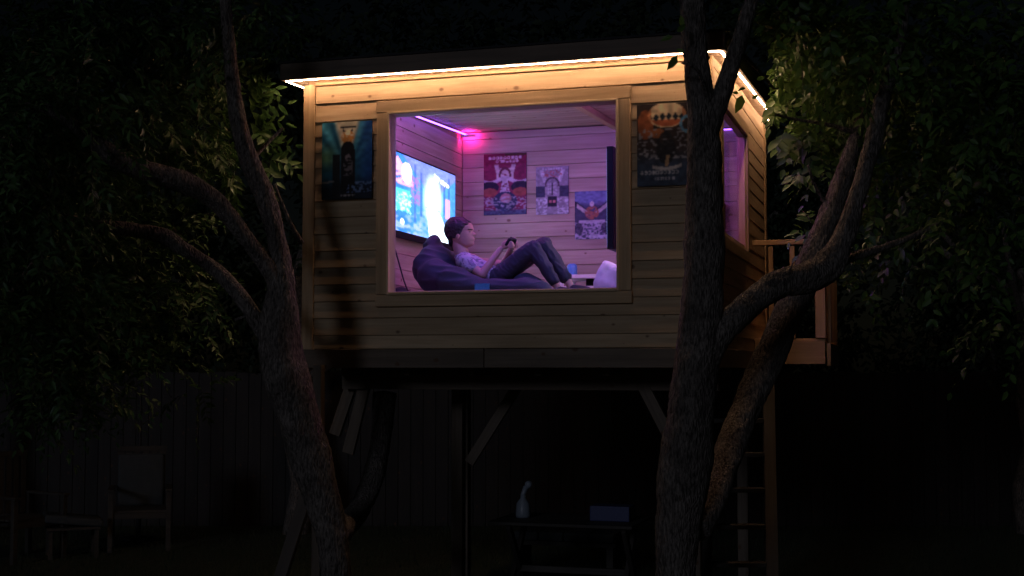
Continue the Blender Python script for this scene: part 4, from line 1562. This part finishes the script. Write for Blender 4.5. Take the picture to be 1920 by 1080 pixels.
R_('trunk', [(1275, gyr + 6, YR, 52), (1262, 1150, YR, 38), (1266, 1080, YR, 35), (1270, 1000, YR, 38), (1280, 910, YR, 46), (1288, 840, YR, 46), (1296, 770, YR, 43), (1303, 700, YR, 39), (1311, 640, YR, 38), (1318, 560, YR, 37), (1321, 470, YR, 36), (1321, 380, YR, 33), (1320, 300, YR, 30), (1317, 230, YR, 27), (1311, 165, YR, 24), (1304, 100, YR, 22), (1300, 40, YR, 22), (1296, -20, YR, 22), (1290, -90, YR, 20)], 36)
R_('branch', [(1322, 250, YR, 22), (1342, 205, YR - .02, 19), (1360, 160, YR - .05, 16), (1376, 110, YR - .08, 15), (1392, 60, YR - .1, 14), (1408, 0, YR - .1, 13), (1420, -70, YR - .1, 12)])
R_('branch', [(1318, 670, YR, 30), (1345, 628, YR, 27), (1378, 597, YR, 24), (1420, 560, YR + .05, 23), (1462, 532, YR + .1, 25), (1510, 522, YR + .15, 28), (1552, 498, YR + .2, 27), (1583, 445, YR + .2, 19), (1602, 385, YR + .2, 15), (1622, 320, YR + .2, 15), (1638, 260, YR + .25, 15), (1650, 205, YR + .25, 14), (1668, 140, YR + .3, 11), (1690, 70, YR + .3, 8), (1700, 0, YR + .3, 6)], 28)
R_('branch', [(1300, 990, YR + .05, 30), (1330, 940, YR + .2, 30), (1358, 870, YR + .4, 26), (1392, 780, YR + .6, 25), (1430, 695, YR + .75, 27), (1462, 625, YR + .8, 27), (1492, 560, YR + .85, 27), (1522, 490, YR + .9, 24), (1550, 420, YR + .9, 20), (1574, 355, YR + .9, 17), (1593, 295, YR + .9, 14), (1610, 240, YR + .9, 10), (1622, 190, YR + .9, 7), (1640, 120, YR + .9, 5)], 28)
R_('branch', [(1555, 500, YR + .3, 12), (1605, 480, YR + .4, 8), (1660, 463, YR + .5, 6), (1710, 443, YR + .6, 5), (1770, 415, YR + .7, 4), (1840, 395, YR + .8, 3)], 12)
R_('twig', [(1552, 390, YR + .9, 4), (1538, 365, YR + .9, 3), (1525, 340, YR + .85, 2.5), (1515, 310, YR + .8, 2)], 8)
R_('twig', [(1610, 250, YR + .9, 5), (1560, 235, YR + .85, 3.5), (1500, 225, YR + .8, 2.5), (1455, 215, YR + .7, 2)], 8)
R_('twig', [(1385, 95, YR, 5), (1420, 130, YR + .2, 3), (1450, 165, YR + .5, 2)], 8)
R_('twig', [(1470, 545, YR + .1, 3), (1478, 515, YR + .05, 2.2), (1487, 492, YR, 1.5)], 8)
R_('twig', [(1330, 205, YR, 5), (1310, 135, YR - .2, 3), (1278, 118, YR - .25, 2)], 8)

# ---- leaves
LEAF_N = np.array([[0, 0, 0], [.17, .30, .05], [.13, .68, .04], [0, 1, -.10], [-.13, .68, .04], [-.17, .30, .05], [0, .5, -.015]])
LEAF_B = np.array([[0, 0, 0], [.24, .28, .06], [.20, .66, .05], [0, 1, -.12], [-.20, .66, .05], [-.24, .28, .06], [0, .48, -.02]])
LEAF_F = np.array([[0, 1, 6], [1, 2, 6], [2, 3, 6], [3, 4, 6], [4, 5, 6], [5, 0, 6]])


def unit(v): return v / np.maximum(np.linalg.norm(v, axis=-1, keepdims=True), 1e-6)


STEMS = []


def sprigs(centres, radii, counts, kind, seed, size, per=11, spl=.26, keep=None):
    """leaf positions, directions and normals of sprigs spread through clusters"""
    r = np.random.default_rng(seed)
    pos, dirs, nor, sz = [], [], [], []
    STEMS.clear()
    for (c, rad, cnt) in zip(centres, radii, counts):
        d = unit(r.normal(size=(cnt, 3)))
        rr = r.random(cnt) ** .5
        base = np.array(c) + d * rr[:, None] * np.array(rad)
        axis = unit(d * .6 + r.normal(size=(cnt, 3)) * .5 + np.array([0, 0, -.25]))
        side = unit(np.cross(axis, np.array([0, 0, 1.0]) + r.normal(size=(cnt, 3)) * .35))
        upv = np.cross(side, axis)
        STEMS.append((base, base + axis * spl * .5 + np.array([0, 0, -1]) * spl * .09, base + axis * spl + np.array([0, 0, -1]) * spl * .35))
        for i in range(per):
            f = (i + 1) / per
            p = base + axis * spl * f * r.uniform(.8, 1.2, (cnt, 1)) + np.array([0, 0, -1]) * spl * .35 * f * f
            sg = 1 if i % 2 else -1
            if i == per - 1: sg = 0
            ld_ = unit(axis * .55 + side * sg * .8 + r.normal(size=(cnt, 3)) * .22 + np.array([0, 0, -.25]))
            nn = unit(upv + r.normal(size=(cnt, 3)) * .35)
            pos.append(p); dirs.append(ld_); nor.append(nn)
            sz.append(size * r.uniform(.65, 1.25, cnt) * (1.05 - .35 * f))
    pos = np.concatenate(pos); dirs = np.concatenate(dirs); nor = np.concatenate(nor); sz = np.concatenate(sz)
    if keep is not None:
        k = keep(pos); pos, dirs, nor, sz = pos[k], dirs[k], nor[k], sz[k]
    return pos, dirs, nor, sz


def stems_mesh(keep, base, rad=.0022):
    a = np.concatenate([q[0] for q in STEMS]); b = np.concatenate([q[1] for q in STEMS]); c = np.concatenate([q[2] for q in STEMS])
    k = keep(a) & keep(b) & keep(c)
    a, b, c = a[k] - base, b[k] - base, c[k] - base
    n = len(a)
    offs = np.array([[1, 0, .3], [-.5, .8, 0], [-.5, -.8, -.2]]) * rad
    V = np.stack([a[:, None] + offs, b[:, None] + offs * .8, c[:, None] + offs * .4], 1).reshape(-1, 3)
    q = []
    for lv in range(2):
        for k_ in range(3):
            q.append([lv * 3 + k_, lv * 3 + (k_ + 1) % 3, lv * 3 + 3 + (k_ + 1) % 3, lv * 3 + 3 + k_])
    Fq = (np.array(q)[None] + (np.arange(n) * 9)[:, None, None]).reshape(-1)
    return np_mesh('twigs', V, Fq, 4)


def leaf_frames(dirs, nor):
    x = unit(np.cross(dirs, nor)); z = np.cross(x, dirs)
    return x, dirs, z


def leaves_mesh(name, pos, dirs, nor, sz, shape):
    x, y, z = leaf_frames(dirs, nor)
    T = shape
    V = pos[:, None, :] + sz[:, None, None] * (T[None, :, 0:1] * x[:, None, :] + T[None, :, 1:2] * y[:, None, :] + T[None, :, 2:3] * z[:, None, :])
    n = len(pos)
    Fc = (LEAF_F[None] + (np.arange(n) * 7)[:, None, None]).reshape(-1)
    return np_mesh(name, V.reshape(-1, 3), Fc, 3)


def to_px(p):
    d = p - np.array([0, 0, CAM_H])
    dep = d[:, 1] * _c + d[:, 2] * _s; up = -d[:, 1] * _s + d[:, 2] * _c
    return 960 + F * d[:, 0] / dep, 540 - F * up / dep


Cn = np.array(C0)


def outside_house(p, m=.12):
    q = p - Cn
    s = q[:, 0] * U.x + q[:, 1] * U.y; t = q[:, 0] * DV.x + q[:, 1] * DV.y
    inside = (s > LS - m - .13) & (s < .13 + m) & (t > -m - .13) & (t < DEP + m + .2) & (p[:, 2] > .2) & (p[:, 2] < HZ + 2.3)
    return ~inside


def cl(lst):
    """clusters given as (pixel x, y, depth, radius m, sprigs)"""
    cs = [tuple(at(a, b, c)) for a, b, c, d, e in lst]
    return cs, [(d, d * 1.1, d * .8) for a, b, c, d, e in lst], [e for a, b, c, d, e in lst]


LEAFM = {}


def add_leaves(tree, base, pos, dirs, nor, sz, shape, mat, singles):
    """the leaves nearest the lamps as objects of their own, the rest joined"""
    n = len(pos)
    pick = np.zeros(n, bool); pick[singles] = True
    b = np.array(base)
    me = leaves_mesh('foliage', pos[~pick] - b, dirs[~pick], nor[~pick], sz[~pick], shape)
    fo = link('foliage', me, mat, tree)
    fo['kind'] = 'stuff'
    key = mat.name
    if key not in LEAFM:
        lm = np_mesh('leaf', shape.astype(float), LEAF_F.reshape(-1), 3); lm.materials.append(mat)
        LEAFM[key] = lm
    x, y, z = leaf_frames(dirs[pick], nor[pick])
    pp_ = pos[pick] - b; s_ = sz[pick]
    for i in range(len(pp_)):
        o = bpy.data.objects.new('leaf', LEAFM[key])
        COL.objects.link(o); o.parent = tree
        m3 = Matrix(((x[i][0], y[i][0], z[i][0]), (x[i][1], y[i][1], z[i][1]), (x[i][2], y[i][2], z[i][2])))
        o.matrix_local = Matrix.Translation(Vector(pp_[i])) @ m3.to_4x4() @ Matrix.Scale(float(s_[i]), 4)


def not_front(pos, x0, x1, y0, y1):
    px, py = to_px(pos)
    return ~((px > x0) & (px < x1) & (py > y0) & (py < y1))


# left crown
Lc = cl([(60, 60, 7.9, .55, 150), (220, 40, 8.2, .55, 150), (380, 60, 8.4, .45, 110), (100, 200, 7.6, .55, 170), (260, 180, 8.6, .5, 130),
         (400, 200, 8.9, .35, 50), (40, 330, 7.6, .5, 150), (180, 380, 8.7, .45, 110), (340, 250, 8.8, .35, 50), (60, 480, 7.9, .5, 120),
         (230, 500, 8.9, .5, 90), (390, 540, 8.8, .30, 22), (120, 620, 8.1, .45, 90), (280, 640, 9.0, .38, 34), (90, 730, 8.2, .3, 36),
         (370, 740, 9.2, .14, 5), (170, 735, 8.4, .22, 20), (480, 30, 9.2, .35, 45), (330, 420, 8.8, .22, 22), (430, 300, 9.0, .25, 24), (-60, 250, 7.4, .6, 100), (-60, 600, 7.8, .5, 60)])
def keepL(p): return outside_house(p) & not_front(p, 566, 1300, 140, 1200) & not_front(p, 480, 1300, 560, 1200) & not_front(p, 445, 600, 120, 1200)


pos, dr, no, sz = sprigs(*Lc, 'n', 3, .082, per=13, spl=.28, keep=keepL)
link('twigs', stems_mesh(keepL, np.array(B)), M['bark'], ltree)['kind'] = 'stuff'
# lit compound leaves beside the hut corner: sprays of narrow leaflets
def spray(tree_pts, per, size, seed, face=(0, -1, .15), dY=0.0):
    r = np.random.default_rng(seed)
    P2, D2, N2, S2 = [], [], [], []
    for (x0, y0, x1, y1, Y) in tree_pts:
        a = np.array(at(x0, y0, Y + dY)); b = np.array(at(x1, y1, Y + dY - .06))
        ax = unit(b - a); sd = unit(np.cross(ax, np.array(face))); nn0 = np.cross(sd, ax)
        for i in range(per):
            f = (i + .6) / per
            p = a + (b - a) * f + np.array([0, 0, .03]) * math.sin(math.pi * f)
            for sg in ((-1, 1) if i < per - 1 else (0,)):
                d = unit(ax * .6 + sd * sg * .85 + r.normal(size=3) * .12 + np.array([0, 0, -.15]))
                P2.append(p); D2.append(d); N2.append(unit(nn0 + r.normal(size=3) * .3)); S2.append(size * r.uniform(.8, 1.15) * (1.1 - .4 * f))
    return np.array(P2), np.array(D2), np.array(N2), np.array(S2)


sp1 = spray([(462, 215, 545, 195, 8.75), (470, 240, 540, 232, 8.8), (474, 205, 500, 175, 8.7), (478, 285, 560, 275, 8.85), (482, 305, 562, 312, 8.85), (485, 318, 520, 345, 8.8),
             (480, 290, 522, 262, 8.8), (475, 262, 500, 235, 8.75), (480, 250, 500, 275, 8.7), (465, 180, 505, 150, 8.7), (500, 345, 512, 378, 8.9), (508, 300, 562, 330, 9.0), (455, 165, 480, 120, 8.7), (468, 190, 520, 165, 8.75)], 5, .118, 5, (.75, -.7, -.1), .3)
pos2, dr2, no2, sz2 = [np.concatenate(a) for a in zip((pos, dr, no, sz), sp1)]
ns = len(sp1[0]); n0 = len(pos)
px, py = to_px(pos2[:n0])
cand = np.where((px > 330) & (px < 566) & (py > 100) & (py < 420))[0]
RNG.shuffle(cand)
add_leaves(ltree, B, pos2, dr2, no2, sz2, LEAF_N, M['leaf_l'], np.concatenate([np.arange(n0, n0 + ns), cand[:160]]))

# right crown
Rc = cl([(1480, 60, 8.2, .40, 90), (1560, 150, 8.8, .42, 90), (1640, 60, 8.0, .5, 110), (1700, 200, 8.9, .5, 100), (1800, 80, 8.0, .6, 110), (1880, 220, 7.9, .5, 90),
         (1510, 250, 8.9, .15, 12), (1545, 300, 8.9, .18, 14), (1570, 210, 9.0, .22, 16), (1520, 420, 9.0, .07, 4), (1720, 360, 8.9, .45, 60), (1640, 300, 9.2, .25, 20), (1850, 400, 8.2, .45, 60), (1760, 470, 8.6, .3, 26),
         (1900, 600, 8.2, .25, 14), (1640, 420, 9.0, .2, 14), (1430, 130, 8.6, .13, 10), (1450, 20, 8.4, .3, 40), (1980, 300, 7.8, .6, 60), (1620, 530, 9.4, .12, 5)])
def keepR(p): return outside_house(p) & not_front(p, 560, 1450, 60, 1200) & not_front(p, 1290, 1470, 235, 1200)


pos, dr, no, sz = sprigs(*Rc, 'b', 8, .088, per=9, spl=.26, keep=keepR)
link('twigs', stems_mesh(keepR, np.array(rt_base)), M['bark'], rtree)['kind'] = 'stuff'
sp2 = spray([(1490, 270, 1468, 325, 8.75), (1500, 265, 1530, 320, 8.8), (1470, 260, 1455, 285, 8.7), (1520, 240, 1500, 300, 8.8), (1475, 195, 1440, 250, 8.6), (1460, 180, 1448, 225, 8.55), (1540, 300, 1515, 335, 8.8), (1455, 210, 1445, 240, 8.7), (1500, 330, 1480, 350, 8.9), (1465, 250, 1475, 290, 8.8)], 4, .108, 15, (-.7, -.75, 0))
sp3p = [(1392, 178, -.35, -1, .115), (1398, 165, -1, -.3, .05), (1410, 185, .8, .5, .05), (1385, 175, -1, .2, .04), (1418, 150, .8, .3, .06), (1270, 105, -.7, -1, .095), (1283, 98, -1, .5, .05), (1262, 68, -1, -.3, .075), (1270, 60, .6, .6, .07), (1278, 50, 0, 1, .07)]
P3 = np.array([np.array(at(a, b, 7.75 if a > 1300 else 7.3)) for a, b, *_ in sp3p]); D3 = unit(np.array([[c, .1, d] for a, b, c, d, e in sp3p]))
N3 = unit(np.array([[.2, -1, .3]] * len(sp3p)) + RNG.normal(size=(len(sp3p), 3)) * .2); S3 = np.array([e for *_, e in sp3p])
pos2, dr2, no2, sz2 = [np.concatenate(a) for a in zip((pos, dr, no, sz), sp2, (P3, D3, N3, S3))]
n0 = len(pos); ns = len(pos2) - n0
px, py = to_px(pos2[:n0])
cand = np.where((px > 1430) & (px < 1620) & (py > 100) & (py < 450))[0]
RNG.shuffle(cand)
add_leaves(rtree, rt_base, pos2, dr2, no2, sz2, LEAF_B, M['leaf_r'], np.concatenate([np.arange(n0, n0 + ns), cand[:180]]))

# ------------------------------------------------------------------ background trees
def bg_tree(label, X, Y, h, crown_r, n, seed, group='trees behind the tree house'):
    root = empty('tree', (X, Y, 0))
    tag(root, label, 'tree', group)
    r = np.random.default_rng(seed)
    mb = MB()
    pts = [Vector((r.normal(0, .05), r.normal(0, .05), zz)) for zz in np.linspace(0, h * .75, 7)]
    P_, R_2 = pts, [.16 * (1 - .1 * i) for i in range(7)]
    mb.tube(P_, R_2, 14)
    mb.build('trunk', M['bark'], root, smooth=True)
    for k in range(5):
        a = r.uniform(0, 6.28); p0 = pts[3] + (pts[6] - pts[3]) * r.random()
        p1 = p0 + Vector((math.cos(a) * crown_r * .7, math.sin(a) * crown_r * .5, crown_r * .5))
        mb = MB(); mb.tube([p0, (p0 + p1) / 2 + Vector((0, 0, -.1)), p1], [.06, .045, .02], 8)
        mb.build('branch', M['bark'], root, smooth=True)
    ncl = 16
    cs = []; rs = []
    for k in range(ncl):
        d = unit(r.normal(size=3)) * r.random() ** .4
        cs.append(np.array([0, 0, h]) + d * np.array([crown_r, crown_r * .8, crown_r * .95])); q = crown_r * r.uniform(.3, .5); rs.append((q, q, q * .8))
    p, d, no_, s = sprigs(cs, rs, [n // ncl] * ncl, 'b', seed + 1, .14, per=8, spl=.4)
    me = leaves_mesh('crown', p, d, no_, s, LEAF_B)
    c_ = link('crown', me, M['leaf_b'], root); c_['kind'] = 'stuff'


bg_tree('bushy dark tree behind the left end of the roof', -2.45, 15.5, 4.6, 2.1, 1100, 61)
bg_tree('dark tree rising behind the middle of the roof', -.6, 17.0, 5.6, 2.3, 1200, 62)
bg_tree('dark tree filling the gap behind the right roof corner', 2.6, 16.5, 5.0, 2.2, 1100, 63)
bg_tree('shadowy tree at the far right edge behind the broad leaves', 6.0, 15.5, 4.0, 2.2, 1000, 64)
bg_tree('shadowy tree at the far left edge behind the narrow leaves', -6.4, 15.0, 4.0, 2.2, 1000, 65)

bg_tree('low spreading dark tree over the fence right of the ladder', 3.6, 18.0, 2.9, 1.7, 900, 66)
bg_tree('low bushy dark tree over the fence toward the right edge', 6.6, 18.4, 3.0, 1.9, 900, 67)
bg_tree('low bushy dark tree over the fence behind the left chairs', -5.2, 18.2, 3.0, 1.9, 900, 68)
bg_tree('low dark tree over the fence seen under the left trunk', -2.2, 18.6, 2.8, 1.8, 800, 69)

# ------------------------------------------------------------------ fence
fen = empty('fence', (0, 16.2, 0))
tag(fen, 'tall dark board fence across the back of the garden', 'fence')
x_ = -9.0
while x_ < 9.0:
    hgt = 1.85 + random.uniform(-.012, .012)
    board('fence_board', Vector((x_, random.uniform(-.004, .004), hgt / 2)), hgt, .02, .146, M['fence'], fen, (0, 0, 1), (0, -1, 0))
    x_ += .151
for zz in (.4, 1.5):
    board('rail', Vector((0, .035, zz)), 18, .04, .09, M['fence'], fen)

# ------------------------------------------------------------------ garden furniture in the dark
def garden_chair(name, label, loc, rz, group, cushion=False, cat='chair'):
    root = empty(name, loc, rz)
    tag(root, label, cat, group)
    for sx in (-.29, .29):
        for y_, hh_ in ((-.27, .62), (.27, .62)):
            m_ = MB(); m_.box(sx - .025, sx + .025, y_ - .025, y_ + .025, 0, hh_); m_.build('leg', M['grey_wood'], root, bevel=.004)
        m_ = MB(); m_.box(sx - .035, sx + .035, -.32, .30, .622, .645); m_.build('arm_rest', M['grey_wood'], root, bevel=.004)
    m_ = MB()
    m_.box(-.264, .264, -.27, -.245, .34, .40); m_.box(-.264, .264, .245, .27, .34, .40)
    m_.build('seat_frame', M['grey_wood'], root)
    for k in range(6):
        m_ = MB(); m_.box(-.264, .264, -.24 + k * .082, -.17 + k * .082, .402, .422); m_.build('seat_slat', M['grey_wood'], root)
    for k in range(6):
        x = -.22 + k * .088
        m_ = MB(); m_.box(x - .03, x + .03, .275, .295, .43, 1.0); m_.build('back_slat', M['grey_wood'], root)
    m_ = MB(); m_.box(-.264, .264, .272, .30, 1.002, 1.06); m_.build('top_rail', M['grey_wood'], root, bevel=.004)
    return root


gc = 'wooden garden chairs on the lawn'
ch1 = Vector((at(262, 1010, 14.2).x, 14.2, 0))
garden_chair('garden_chair', 'slatted garden chair carrying an upright pale cushion', ch1, 0.25, gc)
Rz = Matrix.Rotation(.25, 3, 'Z')
mb = MB(); mb.box(-.24, .24, .17, .25, .43, .98)
cu_ = mb.build('cushion', M['cushion_pale'], None, ch1 + Rz @ Vector((0, 0, .0)), (0, 0, .25), True, .03)
tag(cu_, 'pale square cushion upright against the back of the garden chair', 'cushion')
ch2 = Vector((at(40, 1010, 13.4).x, 13.4, 0))
garden_chair('garden_chair', 'slatted garden chair at the far left edge of the lawn', ch2, 1.0, gc)
m_ = MB(); m_.lathe([(0, 0), (.22, 0), (.22, .04), (.03, .06), (.03, .30), (.019, .31), (.019, 1.75), (0, 1.76)], seg=14)
tag(m_.build('parasol_pole', M['metal_dark'], None, Vector((at(261, 900, 14.9).x, 14.9, 0)), None, True), 'thin bare parasol pole standing behind the cushioned chair', 'pole')
# footstool with a slanting pale pad
fs_ = empty('footstool', Vector((at(135, 1020, 13.6).x, 13.6, 0)), .4)
tag(fs_, 'low footstool with a slanting pale pad between the garden chairs', 'stool')
for sx in (-.22, .22):
    for sy in (-.16, .16):
        m_ = MB(); m_.box(sx - .02, sx + .02, sy - .02, sy + .02, 0, .28); m_.build('leg', M['grey_wood'], fs_)
m_ = MB(); m_.box(-.26, .26, -.2, .2, .282, .31); m_.build('seat_board', M['grey_wood'], fs_, bevel=.004)
pd = MB(); pd.box(-.28, .28, -.21, .21, -.04, .04)
p_ = pd.build('pad', M['cushion_pale'], fs_, (0, 0, .375), (0, .12, 0), True, .02)

# table under the hut
tz = .73; tY = 10.45
tcx = at(1070, 900, tY).x
gt = empty('garden_table', (tcx, tY, 0), -TH)
tag(gt, 'dark garden table with crossed legs under the tree house', 'table')
for k in range(6):
    board('table_board', Vector((0, -.3 + k * .12, tz - .012)), 1.12, .024, .115, M['grey_wood'], gt, (1, 0, 0), (0, 0, 1))
for sx in (-.45, .45):
    board('leg', Vector((sx, 0, tz / 2 - .015)), .92, .035, .06, M['grey_wood'], gt, (0, .6, .69), (1, 0, 0))
    board('leg', Vector((sx + .037, 0, tz / 2 - .015)), .92, .035, .06, M['grey_wood'], gt, (0, -.6, .69), (1, 0, 0))
board('stretcher', Vector((.018, 0, tz / 2 - .03)), .86, .03, .05, M['grey_wood'], gt)


def on_table(dx, dy): return Vector((tcx, tY, tz + .001)) + Matrix.Rotation(-TH, 3, 'Z') @ Vector((dx, dy, 0))


m_ = MB(); m_.box(-.155, .155, -.1, .1, 0, .115)
tag(m_.build('storage_box', M['blue_box'], None, on_table(.33, 0), (0, 0, -TH), False, .008), 'low blue storage box on the right end of the garden table', 'box')
v = empty('spray_bottle', on_table(-.38, -.02), .3)
tag(v, 'pale bottle with a tilted nozzle on the left end of the garden table', 'bottle')
m_ = MB(); m_.lathe([(0, 0), (.055, 0), (.060, .02), (.052, .11), (.022, .15), (.02, .18), (0, .18)]); m_.build('bottle_body', M['ceramic'], v, smooth=True)
m_ = MB(); m_.tube([(0, 0, .18), (.02, 0, .23), (.055, 0, .245)], [.02, .022, .012], 12); m_.ball((.045, 0, .255), .03); m_.build('nozzle', M['ceramic'], v, smooth=True)
# pale bench behind the table
bn = empty('bench', Vector((at(1065, 1000, 12.3).x, 12.3, 0)), -TH)
tag(bn, 'low bench with pale seat pads behind the garden table', 'bench')
for k in range(4):
    m_ = MB(); m_.box(-.46 + k * .235, -.235 + k * .235, -.2, .2, .34, .42); m_.build('seat_pad', M['cushion_pale'], bn, smooth=True, bevel=.015)
m_ = MB(); m_.box(-.48, .49, -.2, .2, .30, .338); m_.build('seat_board', M['grey_wood'], bn)
for sx in (-.43, .43):
    m_ = MB(); m_.box(sx - .03, sx + .03, -.18, .18, 0, .298); m_.build('leg', M['grey_wood'], bn)
print('tris', sum(len(o.data.polygons) for o in bpy.data.objects if o.type == 'MESH'), 'objs', len(bpy.data.objects))
